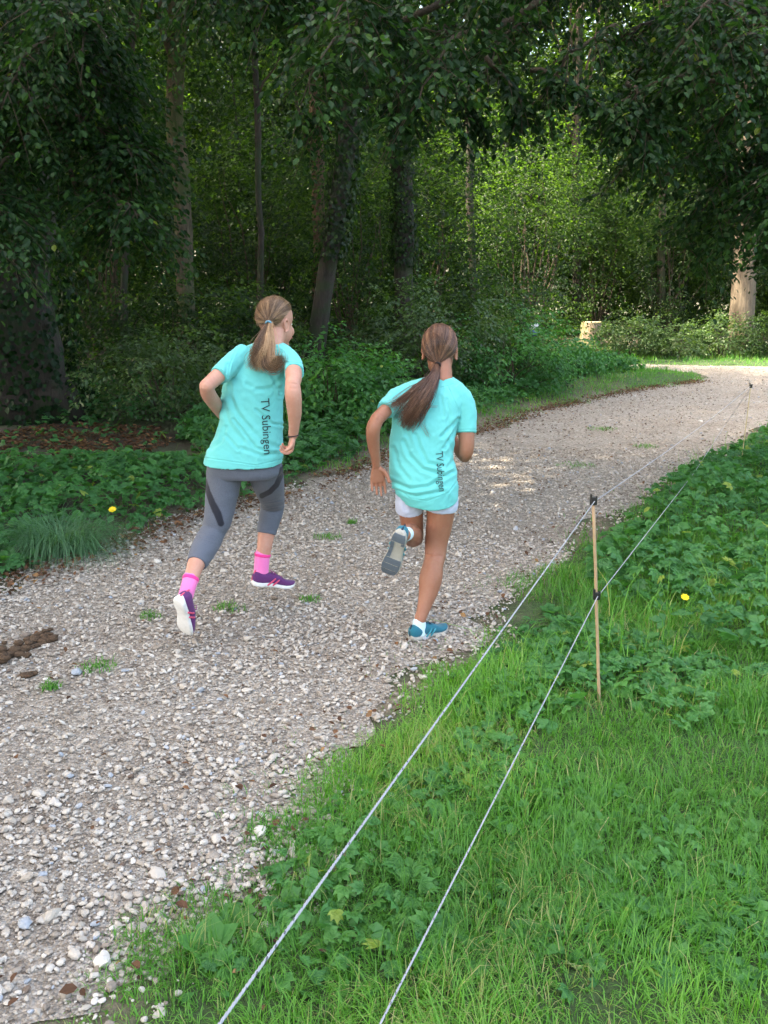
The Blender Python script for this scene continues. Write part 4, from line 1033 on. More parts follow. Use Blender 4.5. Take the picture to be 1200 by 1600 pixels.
def hair(c, Rm, s, tie, mat, root, tiemat, tails, strays, seed, low=-.62):
    rnd = np.random.default_rng(seed); c = np.array(c); C = np.array((0, -.008, .03)) * s; rad = np.array((.076, .096, .092)) * s
    v, f = ico(5); thr = np.interp(v[:, 1], [-1, -.45, -.05, .3, .8, 1], [low, -.5, .0, .32, .62, .75]) + .03 * np.sin(v[:, 0] * 40)
    k = np.clip((v[:, 2] - thr) / .1, 0, 1); k = k * k * (3 - 2 * k)
    tl = (np.array(tie) - c - Rm @ C) @ Rm; td = nz(tl / rad)
    # groove relief running towards the tie
    ax = nz(np.cross(td, [0, 0, 1.0]) + 1e-6); ay = np.cross(td, ax); ang = np.arctan2(v @ ay, v @ ax)
    gr_ = .006 * np.sin(ang * 37 + 3 * np.sin(ang * 5)) + .004 * np.sin(ang * 83)
    V = (v * rad * (.86 + (.14 + gr_)[:, None] * 1.0 * k[:, None]) + C)
    V = c + V @ Rm.T
    sc = mesh_np('hair', V, [f], {'v': .35 + .2 * np.sin(ang * 29) + .1 * np.sin(ang * 71)}, True)
    ho = sub_link('hair', sc, mat, root)
    B = Batch(); N = 1500; d0 = rnd.normal(0, 1, (N, 3)); d0 /= np.linalg.norm(d0, axis=1, keepdims=True)
    th_ = np.interp(d0[:, 1], [-1, -.45, -.05, .3, .8, 1], [low, -.5, .0, .32, .62, .75]); d0 = d0[d0[:, 2] > th_ + .02]; N = len(d0)
    om = np.arccos(np.clip(d0 @ td, -1, 1)); t = np.linspace(0, 1, 12); w0 = np.sin((1 - t)[None] * om[:, None]) / np.sin(om)[:, None]; w1 = np.sin(t[None] * om[:, None]) / np.sin(om)[:, None]
    D = w0[..., None] * d0[:, None] + w1[..., None] * td; lift = 1.0 + rnd.uniform(.0, .022, (N, 1)) * np.sin(t * 3.1)[None] + .02 * t[None] ** 3
    V = c + ((D * rad * lift[..., None]) + C) @ Rm.T
    wt = np.clip((t - .55) / .45, 0, 1); wt = (wt * wt * (3 - 2 * wt))[None, :, None]; V = V * (1 - wt) + (np.array(tie) + rnd.normal(0, .0045, (N, 1, 3))) * wt
    strands(B, V, np.full((N, 12), .0011 * s) * (1 - .3 * t)[None], np.clip(rnd.normal(.46, .24, N) + .22 * np.sin(np.arctan2(d0 @ ay, d0 @ ax) * 13), 0, 1))
    # flyaway hairs round the head
    Nf = 90; q0 = d0[rnd.integers(0, N, Nf)]; qd = nz(np.array([0, 0, 0]) + td); tt = np.linspace(0, 1, 9)
    dv = q0[:, None] + (qd - q0)[:, None] * (tt * rnd.uniform(.15, .5, (Nf, 1)))[..., None] + rnd.normal(0, .12, (Nf, 1, 3)) * tt[None, :, None]; dv /= np.linalg.norm(dv, axis=2, keepdims=True)
    V = c + ((dv * rad * (1.0 + .1 * rnd.random((Nf, 1)) * np.sin(tt * 2.6)[None])[..., None]) + C) @ Rm.T
    strands(B, V, np.full((Nf, 9), .0005), rnd.uniform(.4, 1, Nf))
    # ponytail
    for (guide, wid, N, cut, wav, curl) in tails:
        g = catmull([tuple(P(a, b, y)) for a, b, y in guide], 22); wv = np.interp(np.linspace(0, 1, 22), np.linspace(0, 1, len(wid)), wid)
        t = np.linspace(0, 1, 22); tg = np.gradient(g, axis=0); tg /= np.linalg.norm(tg, axis=1, keepdims=True); sx = np.cross(tg, [0, 1.0, 0]); sx /= np.linalg.norm(sx, axis=1, keepdims=True); sy = np.cross(sx, tg)
        K = max(4, N // 42); ck = rnd.integers(0, K, N); cr = np.sqrt(rnd.random(K)); ca = rnd.uniform(0, 6.28, K); cv = rnd.normal(0, .24, K); cl_ = rnd.uniform(.78, 1.0, K)
        r_ = rnd.random(N) ** .6 * .34; a = rnd.uniform(0, 6.28, N); a0, a1 = cr[ck] * np.cos(ca[ck]) * .8 + r_ * np.cos(a), cr[ck] * np.sin(ca[ck]) * .8 + r_ * np.sin(a); fly = rnd.random(N) < .05; a0 = np.where(fly, a0 * 1.7, a0)
        ph = rnd.uniform(0, 6.28, (N, 1)); fq = rnd.uniform(.7, 1.5, (N, 1)); clump = ck * 1.7
        o0 = a0[:, None] * wv[None] + wav * t[None] * np.sin(t[None] * 9 * fq + clump[:, None] + ph * .35) + rnd.normal(0, .012, (N, 1)) * t[None] ** 2
        o1 = a1[:, None] * wv[None] * .5 + wav * .6 * t[None] * np.cos(t[None] * 8 * fq + clump[:, None] * 2 + ph * .35)
        ln = np.clip(cl_[ck] * rnd.uniform(.9, 1.06, N), cut * .9, 1); V = np.empty((N, 22, 3))
        for i in range(N):
            u = t * ln[i]; gi = np.stack([np.interp(u, t, g[:, q]) for q in range(3)], -1); si = np.stack([np.interp(u, t, sx[:, q]) for q in range(3)], -1); yi = np.stack([np.interp(u, t, sy[:, q]) for q in range(3)], -1)
            V[i] = gi + si * np.interp(u, t, o0[i])[:, None] + yi * np.interp(u, t, o1[i])[:, None]
        strands(B, V, .0013 * s * np.clip(1.05 - t ** 3, .2, 1)[None] * np.ones((N, 1)), np.clip(rnd.normal(.48 + curl, .15, N) + cv[ck], 0, 1))
    for guide in strays:
        g = catmull([tuple(P(a, b, y)) for a, b, y in guide], 16)
        N = 5; V = np.repeat(g[None], N, 0) + rnd.normal(0, .004, (N, 1, 3)) * np.linspace(0, 1, 16)[None, :, None] + rnd.normal(0, .0012, (N, 1, 3))
        strands(B, V, np.full((N, 16), .0005), rnd.uniform(.4, .9, N))
    st = sub_link('ponytail', B.build('ponytail', True), mat, root)
    tp = Vector(tie); th = np.linspace(0, 6.28, 16, endpoint=False); g0 = np.array(P(*tails[0][0][0])); g1 = np.array(P(*tails[0][0][1])); dr = nz(g1 - g0); fx = frame(dr, (0.1, .9, .3))
    pts = np.array([g0 + dr * .01 + (fx[:, 0] * math.cos(a) + fx[:, 2] * math.sin(a)) * .0125 for a in np.linspace(0, 6.2832, 20)])
    V, fs = tube(pts, np.full(20, .005), 8, cap=False); sub_link('hair_tie', mesh_np('hair_tie', V, fs, None, True), tiemat, root)
    return ho

def shoe(heel, toe, uph, root, mats, L=None, detail='a', lab=None):
    heel, toe = np.array(heel), np.array(toe); f = nz(toe - heel); L = np.linalg.norm(toe - heel) if L is None else L
    Fm = frame(f, uph); k = L / .24
    W = lambda q: heel + Fm @ (np.array(q) * k)      # q = (side, forward, up)
    xs = np.array([-.004, .004, .02, .05, .085, .12, .15, .18, .205, .225, .238, .243])
    wd = np.array([.012, .024, .031, .033, .031, .034, .040, .042, .039, .031, .018, .006])
    def lr(x): return .004 * np.sin(x / .24 * 3.1)      # slight inward curve
    th = TH(24); rings = []
    zt = np.array([.012, .004, .0, .0, .004, .004, .001, .0, .002, .007, .014, .02])
    for x, w_, z0 in zip(xs, wd, zt):
        ct, st = np.cos(th), np.sin(th); ex = .45
        hgt2 = .0135 if x < .12 else .0115
        rings.append(np.array([W((lr(x) + w_ * 1.06 * np.sign(a) * abs(a) ** ex, x, z0 + hgt2 + hgt2 * np.sign(b_) * abs(b_) ** .6)) for a, b_ in zip(ct, st)]))
    s_ = fuse('sole', [shell_rings(np.array(rings))], .0028, mats[1], None, 3)
    root_o = fuse('shoe', [shell_rings(np.array([[W((lr(x) + w_ * .97 * np.sign(a) * abs(a) ** .8, x, z0 + .012 + (hh - .012) * (.5 + .5 * np.sign(b_) * abs(b_) ** .8))) for a, b_ in zip(np.cos(th), np.sin(th))]
              for x, w_, z0, hh in zip(xs, wd, zt, np.array([.05, .07, .082, .078, .074, .072, .063, .05, .042, .036, .03, .024]))]))], .003, mats[0], root, 4)
    if lab: root_o['label'] = lab
    so = link('sole', s_, mats[1], root_o)
    # overlays and laces
    B = Batch()
    for q in (-1, 1):
        for x0, x1 in ((.075, .125), (.105, .15)):
            pts = [W((lr(x0) + q * .034, x0, .018)), W((lr(x0) + q * .036, (x0 + x1) / 2, .042)), W((lr(x1) + q * .02, x1, .064 if x1 < .14 else .058))]
            V, fs = limb([(*p, .0045 * k) for p in pts], 10, 8, True); B.addraw(V, fs, np.zeros(len(V)))
    ov = link('overlay', B.build('overlay', True), mats[2], root_o)
    B = Batch()
    for i, x in enumerate((.108, .12, .132, .145, .158)):
        z = np.interp(x, [.1, .16], [.0735, .0595]); V, fs = limb([(*W((-.017 + .002 * i, x, z - .004)), .0022 * k), (*W((0, x + .003, z + .002)), .0022 * k), (*W((.017 - .002 * i, x, z - .004)), .0022 * k)], 8, 6, True); B.addraw(V, fs, np.zeros(len(V)))
    for q in (-1, 1):
        V, fs = limb([(*W((q * .003, .104, .077)), .002 * k), (*W((q * .02, .1, .088)), .002 * k), (*W((q * .03, .112, .075)), .002 * k), (*W((q * .012, .108, .077)), .0018 * k)], 12, 6, True); B.addraw(V, fs, np.zeros(len(V)))
    link('laces', B.build('laces', True), mats[3], root_o)
    # heel tab
    B = Batch(); V, fs = limb([(*W((0, -.002, .03)), .0055 * k), (*W((0, .001, .055)), .0055 * k), (*W((0, .006, .082)), .0045 * k)], 10, 10, True); B.addraw(V, fs, np.zeros(len(V))); link('heel_tab', B.build('heel_tab', True), mats[4], root_o)
    if len(mats) > 5:      # tread blocks on the outsole: dark rubber with a pale window in the arch
        B = Batch()
        def plate(x0, x1, s0, s1, v=0):
            n = 6; top, bot = [], []
            xx = np.linspace(x0, x1, n)
            for x in xx:
                w_ = np.interp(x, xs, wd); z0 = np.interp(x, xs, zt)
                top.append((lr(x) + w_ * s0, x, z0)); bot.append((lr(x) + w_ * s1, x, z0))
            lo = [W((a, b_, c_ - .0035)) for a, b_, c_ in top] + [W((a, b_, c_ - .0035)) for a, b_, c_ in bot]
            hi = [W((a, b_, c_ + .002)) for a, b_, c_ in top] + [W((a, b_, c_ + .002)) for a, b_, c_ in bot]
            V = np.array(lo + hi); q = [(i, i + 1, n + i + 1, n + i) for i in range(n - 1)] + [(2 * n + i, 3 * n + i, 3 * n + i + 1, 2 * n + i + 1) for i in range(n - 1)]
            q += [(i, 2 * n + i, 2 * n + i + 1, i + 1) for i in range(n - 1)] + [(n + i, n + i + 1, 3 * n + i + 1, 3 * n + i) for i in range(n - 1)] + [(0, n, 3 * n, 2 * n), (n - 1, 3 * n - 1, 4 * n - 1, 2 * n - 1)]
            B.addraw(V, [np.array(q)], np.full(len(V), v))
        for (x0, x1) in ((.172, .2), (.205, .232)): plate(x0, x1, -.96, .96)
        plate(.14, .167, -.96, .96); plate(.006, .045, -.94, .94)
        for (x0, x1) in ((.05, .078), (.081, .108), (.111, .135)): plate(x0, x1, -.96, -.45); 
        plate(.05, .06, .5, .94)
        link('tread', B.build('tread'), mats[5], root_o)
    return root_o

# ---- cloth, skin and hair materials
def m_skin(name, col):
    m, nt, b = newmat(name); n = noisen(nt, 25, 4, .6, objc(nt)); n2 = noisen(nt, 350, 2, .5, objc(nt))
    n3 = noisen(nt, 90, 3, .6, objc(nt)); c = mixc(nt, n, tuple(v * f for v, f in zip(col, (.88, .74, .7))), tuple(min(1, v * 1.12) for v in col)); c = mixc(nt, ramp(nt, [(.35, (0, 0, 0)), (.75, (.55, .55, .55))], n3), c, tuple(v * f for v, f in zip(col, (.95, .72, .68)))); nt.links.new(c, b.inputs['Base Color'])
    b.inputs['Roughness'].default_value = .5; b.inputs['Specular IOR Level'].default_value = .35
    b.inputs['Subsurface Weight'].default_value = .12; b.inputs['Subsurface Radius'].default_value = (.012, .005, .003); b.inputs['Subsurface Scale'].default_value = 1
    bump(nt, b, n2, .15, .001); return m
def m_cloth(name, col, col2=None, weave=900, var=.1, rough=.85, sheen=.15, stripe=None):
    m, nt, b = newmat(name); n = noisen(nt, weave, 2, .6, objc(nt)); nb = noisen(nt, 9, 3, .6, objc(nt))
    c = mixc(nt, n, tuple(v * (1 - var) for v in col), tuple(min(1, v * (1 + var)) for v in (col2 or col)))
    c = mixc(nt, nb, c, mixc(nt, 1.0, c, (.93, .94, .95), 'MULTIPLY'))
    if stripe:
        a = N_(nt, 'ShaderNodeAttribute', attribute_name='v'); c = mixc(nt, a.outputs['Fac'], c, stripe)
    nt.links.new(c, b.inputs['Base Color']); b.inputs['Roughness'].default_value = rough; b.inputs['Sheen Weight'].default_value = sheen; b.inputs['Specular IOR Level'].default_value = .2
    bump(nt, b, n, .25, .001); return m
def m_hair(name, stops):
    m, nt, b = newmat(name); a = N_(nt, 'ShaderNodeAttribute', attribute_name='v'); c = ramp(nt, stops, a.outputs['Fac']); nt.links.new(c, b.inputs['Base Color'])
    b.inputs['Roughness'].default_value = .38; b.inputs['Specular IOR Level'].default_value = .5; return m
M['skin_fair'] = m_skin('fair_skin', (.5, .28, .215)); M['skin_tan'] = m_skin('tanned_skin', (.3, .145, .094))
M['tee'] = m_cloth('aqua_jersey', (.1, .49, .48), (.115, .52, .515), 700, .05)
M['legging'] = m_cloth('marled_grey', (.05, .06, .085), (.135, .152, .195), 480, .25, .75, .1, stripe=(.016, .018, .028))
M['shorts'] = m_cloth('pale_lilac', (.42, .47, .62), (.5, .54, .68), 300, .12)
M['pink'] = m_cloth('pink_knit', (.86, .2, .5), None, 500, .08); M['hot_pink'] = m_cloth('hot_pink_knit', (.85, .05, .28), None, 500, .08); M['white_knit'] = m_cloth('white_knit', (.55, .72, .8), None, 500, .05)
M['hair_fair'] = m_hair('dark_blond_hair', [(0, (.055, .028, .015)), (.5, (.17, .092, .048)), (1, (.42, .265, .15))]); M['hair_brown'] = m_hair('brown_hair', [(0, (.03, .014, .01)), (.5, (.11, .052, .034)), (1, (.3, .155, .09))])
M['print'] = m_plain('dark_print', (.02, .035, .04), .7, .2)
M['tie_blue'] = m_plain('blue_elastic', (.12, .3, .42), .5); M['tie_black'] = m_plain('black_elastic', (.015, .012, .014), .6); M['band'] = m_plain('dark_elastic', (.05, .03, .035), .6)
M['lip'] = m_plain('lips', (.5, .16, .14), .45); M['brow'] = m_plain('brow_hair', (.1, .055, .03), .7)
m, nt, b = newmat('eye'); a = N_(nt, 'ShaderNodeAttribute', attribute_name='v'); c = ramp(nt, [(0, (.8, .78, .75)), (.3, (.12, .16, .17)), (.9, (.01, .01, .01))], a.outputs['Fac']); nt.links.new(c, b.inputs['Base Color']); b.inputs['Roughness'].default_value = .15; M['eye'] = m
M['purple'] = m_cloth('plum_mesh', (.085, .022, .105), (.13, .035, .15), 500, .2); M['coral'] = m_plain('coral_rubber', (.62, .08, .16), .5); M['white_sole'] = m_plain('white_foam', (.68, .68, .68), .6); M['purple_lace'] = m_plain('plum_lace', (.28, .05, .2), .7)
M['teal'] = m_cloth('teal_mesh', (.01, .1, .155), (.014, .16, .22), 500, .2); M['teal_light'] = m_plain('light_teal', (.03, .24, .3), .5); M['navy'] = m_plain('navy', (.01, .025, .05), .6); M['grey_sole'] = m_plain('worn_foam', (.34, .33, .3), .7); M['tread'] = m_plain('grey_rubber', (.095, .12, .15), .6)

def wrinkler(folds, amp=.0035, seed=0, fine=.0012):
    """folds: list of px polylines with (width px, depth m): long soft creases pressed into the cloth, plus soft crumple"""
    def fn(co, no):
        pr = project(co); d = np.zeros(len(co)); back = no[:, 1] < .35
        for pl, wd_, dp in folds:
            dist = polydist(pr[:, 0], pr[:, 1], pl, False)
            # ridge beside a valley
            d += np.where(back, dp * (-np.exp(-(dist / wd_) ** 2) + .55 * np.exp(-((dist - wd_ * 1.9) / wd_) ** 2)), 0)
        x, y, z = co.T
        w1 = (vnoise(x * 1.0 + z * .55, z * .35 - x * .2, 13, seed) - .5) + .5 * (vnoise(x + z * .8, z * .5, 31, seed + 1) - .5) + .35 * (vnoise(x - z * .9 + y, z + x * .4, 46, seed + 2) - .5)
        d += amp * 2 * w1 + fine * (vnoise(x + y, z, 70, seed + 3) - .5)
        return co + no * d[:, None]
    return fn
def printed(text, start, end, cap_px, shirt, root, name='lettering', space=1.0):
    cu = bpy.data.curves.new('t', 'FONT'); cu.body = text; cu.size = 1; cu.resolution_u = 3; cu.space_character = space; o = bpy.data.objects.new('t', cu); COL.objects.link(o)
    bpy.context.view_layer.update(); me = bpy.data.meshes.new_from_object(o.evaluated_get(bpy.context.evaluated_depsgraph_get())); bpy.data.objects.remove(o)
    bm = bmesh.new(); bm.from_mesh(me); bmesh.ops.triangulate(bm, faces=bm.faces[:])
    for _ in range(3):
        es = [e for e in bm.edges if e.calc_length() > .12]
        if es: bmesh.ops.subdivide_edges(bm, edges=es, cuts=1); bmesh.ops.triangulate(bm, faces=[f for f in bm.faces if len(f.verts) > 3])
    xs = [v.co.x for v in bm.verts]; x0, x1 = min(xs), max(xs); s = np.array(start, float); e = np.array(end, float); L = np.linalg.norm(e - s); u = (e - s) / L; vdir = np.array([-u[1], u[0]]) * -1
    if vdir[0] < 0: vdir = -vdir
    bv = BVHTree.FromPolygons([v.co[:] for v in shirt.data.vertices], [p.vertices[:] for p in shirt.data.polygons])
    off = Vector(root.location) * 0
    for v in bm.verts:
        px = s + u * L * (v.co.x - x0) / (x1 - x0) + vdir * cap_px * v.co.y / .7
        d = ray(*px).normalized(); hit = bv.ray_cast(Vector((0, 0, H)), d)
        if hit[0] is not None: v.co = hit[0] - d * .0042
        else: v.co = Vector((0, 0, H)) + d * 4.4
    me2 = bpy.data.meshes.new(name); bm.to_mesh(me2); bm.free(); lo = link(name, me2, M['print'], shirt)
    return lo

# ------------------------------------------------------------------------------------------------ second girl (right)
def skinrelief(creases):
    def fn(co, no):
        pr = project(co); d = .0012 * (vnoise(co[:, 0] + co[:, 1], co[:, 2], 28, 2) - .5) + .002 * (vnoise(co[:, 0] - co[:, 1], co[:, 2], 11, 4) - .5)
        for pl, w_, dp in creases: d -= dp * np.exp(-(polydist(pr[:, 0], pr[:, 1], pl, False) / w_) ** 2) * (no[:, 1] < .3)
        return co + no * d[:, None]
    return fn
def girl_right():
    root = empty('person', (G(655, 1003).x, G(655, 1003).y, 0)); tag(root, 'girl with brown ponytail, aqua shirt, pale shorts and teal shoes running on the right', 'person')
    skin = M['skin_tan']
    CR = [([(665, 866), (690, 868)], 1.3, .002), ([(664, 874), (684, 873)], 1.6, .0015), ([(580, 650), (592, 657)], 1.2, .0015), ([(681, 880), (684, 910), (676, 945)], 4, .0022), ([(652, 955), (650, 975)], 2, .002), ([(640, 822), (655, 826)], 1.3, .0018)]
    hc = P(687, 550, 4.56); Rm = frame((.16, .96, -.14), (.02, .12, 1)); s = 1.12
    body = head_parts(hc, Rm, s)
    body.append(limb([(688, 562, 4.53, 17), (691, 584, 4.48, 15.5), (690, 600, 4.45, 19)], 12, 20))
    TR = [(688, 596, 4.44, 22, .05, .1), (680, 608, 4.43, 45, .07, .15), (672, 628, 4.41, 50, .085, .15), (662, 675, 4.38, 48, .092, .1), (660, 715, 4.35, 44, .09, 0), (664, 752, 4.33, 46, .1, 0), (667, 782, 4.33, 44, .095, 0)]
    body.append(torso(TR, 24, 30, .9))
    # right arm (bent forward)
    body.append(limb([(718, 618, 4.43, 13), (727, 650, 4.41, 13), (729, 682, 4.38, 12.5), (728, 705, 4.37, 11.5), (726, 713, 4.39, 10.5)], 22, 20))
    body.append(limb([(726, 712, 4.39, 10.5), (722, 706, 4.46, 11), (712, 692, 4.58, 8), (706, 684, 4.62, 7)], 16, 18))
    body += hand(P(706, 684, 4.62), (-.45, .75, .35), (-.9, -.2, 0), (0, .1, 1), .82, (1.1, 1.2, .8))
    # left arm, palm to the back
    body.append(limb([(624, 618, 4.42, 10.5), (612, 632, 4.34, 10.8), (599, 645, 4.27, 11), (588, 656, 4.21, 10.8)], 18, 20))
    body.append(limb([(589, 655, 4.21, 10.8), (583, 672, 4.2, 11.2), (584, 695, 4.22, 9.6), (587, 715, 4.24, 7.6), (588, 727, 4.25, 7)], 22, 20))
    body += hand(P(588.5, 727, 4.25), (.08, .08, -1), (.05, -1, -.05), (1, .1, 0), 1.02, (.12, .22, .2), .0, .2, .98)
    # supporting leg
    body.append(limb([(689, 765, 4.32, 22), (689, 790, 4.33, 22.5), (687, 815, 4.34, 21), (682, 845, 4.34, 18), (680, 868, 4.32, 16.4), (677, 882, 4.29, 15.8), (673, 904, 4.27, 18.4), (668, 930, 4.24, 14.6), (661, 953, 4.21, 10.5), (656, 970, 4.19, 9.2), (655, 985, 4.19, 9.5)], 48, 24))
    # lifted leg
    body.append(limb([(643, 765, 4.31, 19.5), (642, 795, 4.34, 19.5), (644, 820, 4.38, 17.5), (646, 838, 4.41, 15.5)], 26, 22))
    body.append(limb([(646, 840, 4.41, 15.5), (643, 836, 4.33, 16.5), (640, 834, 4.24, 15.5), (635, 834, 4.12, 10.5), (632, 836, 4.05, 10)], 24, 20))
    bo = fuse('body', body, .0028, skin, root, 3, skinrelief(CR))
    face_bits(hc, Rm, s, root, bo)
    hair(hc, Rm, s, P(684, 568, 4.455), M['hair_brown'], root, M['tie_black'],
         [([(684, 569, 4.452), (679, 590, 4.33), (664, 618, 4.27), (646, 645, 4.26), (630, 670, 4.275)], [.012, .026, .042, .05, .05], 900, .72, .008, 0),
          ([(684, 569, 4.452), (672, 588, 4.34), (646, 610, 4.28), (622, 628, 4.26), (606, 638, 4.24)], [.008, .014, .02, .026, .034], 110, .5, .01, .12)],
         [[(683, 572, 4.45), (668, 592, 4.31), (640, 603, 4.29), (612, 622, 4.25)], [(682, 575, 4.45), (676, 610, 4.28), (655, 650, 4.26), (668, 680, 4.27)], [(683, 575, 4.45), (672, 620, 4.27), (668, 634, 4.26), (684, 636, 4.28)],
          [(683, 575, 4.45), (668, 618, 4.27), (662, 655, 4.26), (670, 683, 4.26)], [(682, 574, 4.45), (660, 600, 4.29), (628, 618, 4.26), (602, 630, 4.22)], [(682, 574, 4.45), (660, 628, 4.27), (650, 660, 4.26), (642, 675, 4.26)]], 3, -.78)
    # T-shirt
    sh = [torso([(688, 589, 4.45, 20, .05, .1), (681, 596, 4.445, 39, .06, .12), (676, 604, 4.435, 51, .075, .15), (674, 618, 4.42, 54, .09, .16), (668, 640, 4.405, 53.5, .102, .12), (663, 662, 4.39, 52, .108, .1), (659, 690, 4.37, 50.5, .108, .08), (659, 715, 4.355, 50, .108, .06), (661, 738, 4.345, 52, .115, .0), (664, 757, 4.335, 51, .12, .12), (668, 770, 4.33, 47, .118, .3), (672, 778, 4.325, 42, .112, .38)], 40, 60, 1, 2.2, 0, True),
          limb([(706, 610, 4.43, 18), (719, 624, 4.425, 20), (727, 645, 4.415, 17.5), (729, 662, 4.40, 15.2), (729, 676, 4.39, 14.8)], 24, 28, endcap=False),
          limb([(640, 614, 4.43, 17.5), (625, 619, 4.41, 16.8), (612, 631, 4.345, 15.5), (602, 641, 4.29, 14.8)], 22, 28, endcap=False)]
    folds = [([(632, 690), (640, 712), (660, 733), (690, 742)], 3.2, .006), ([(650, 680), (656, 700), (668, 724), (690, 728)], 3, .005), ([(612, 752), (640, 764), (670, 760), (706, 738)], 3, .006), ([(618, 765), (650, 776), (690, 768)], 2.6, .005),
             ([(716, 655), (704, 668), (690, 682)], 3, .007), ([(716, 662), (704, 682), (694, 700)], 2.6, .005), ([(698, 625), (702, 650), (698, 672)], 3, .004), ([(690, 620), (694, 650)], 2.5, .003), ([(700, 690), (712, 715), (700, 730)], 3, .004), ([(640, 640), (634, 670), (642, 700)], 3.2, .004), ([(614, 700), (624, 730), (640, 750)], 3, .004)]
    shirt = fuse('t_shirt', sh, .0037, M['tee'], root, 8, wrinkler(folds + [([(612, 757), (640, 778), (668, 783), (700, 770), (716, 748)], .9, .0022), ([(714, 672), (745, 671)], .9, .002), ([(622, 622), (624, 640), (612, 650)], .8, .002), ([(700, 603), (716, 640), (712, 664)], .9, .0022), ([(664, 600), (688, 606), (708, 600)], .8, .0016)], .0036, 5))
    # collar
    pr = P(689, 588, 4.45)
    printed('TV Subingen', (680.5, 706), (686, 768), 11.5, shirt, root)
    # shorts
    so = [torso([(664, 745, 4.335, 46, .098, 0), (666, 765, 4.33, 48, .106, 0), (667, 780, 4.33, 46.5, .102, 0), (667, 786, 4.33, 42, .09, 0)], 14, 36),
          limb([(690, 768, 4.325, 26), (690, 784, 4.33, 25.8), (689, 795, 4.335, 25.2)], 14, 28, endcap=False), limb([(641, 768, 4.32, 23), (640, 786, 4.335, 22.5), (640, 797, 4.35, 22)], 14, 28, endcap=False)]
    shorts = fuse('shorts', so, .0048, M['shorts'], root, 3, wrinkler([([(700, 770), (704, 792)], 3, .003), ([(630, 780), (634, 796)], 3, .003)], .0022, 9))
    # shoes and sock
    fuse('sock', [limb([(655, 972, 4.19, 10.4), (655, 980, 4.19, 10.8), (655, 990, 4.19, 11)], 10, 20)], .003, M['white_knit'], root, 2)
    mt = (M['teal'], M['grey_sole'], M['teal_light'], M['navy'], M['navy'], M['tread'])
    h = G(641, 1004); h.z = .006; t = G(684, 991); t.z = .004
    shoe(h, t, (0, 0, 1), root, mt, .23, lab='teal shoe planted on the gravel')
    fuse('sock', [limb([(636, 834, 4.14, 11), (632, 836, 4.06, 11)], 8, 18)], .003, M['white_knit'], root, 2)
    shoe(P(625, 834, 3.985), P(601, 910, 4.09), (.24, .95, .12), root, mt, .25, lab='teal shoe lifted behind showing its grey treaded sole')

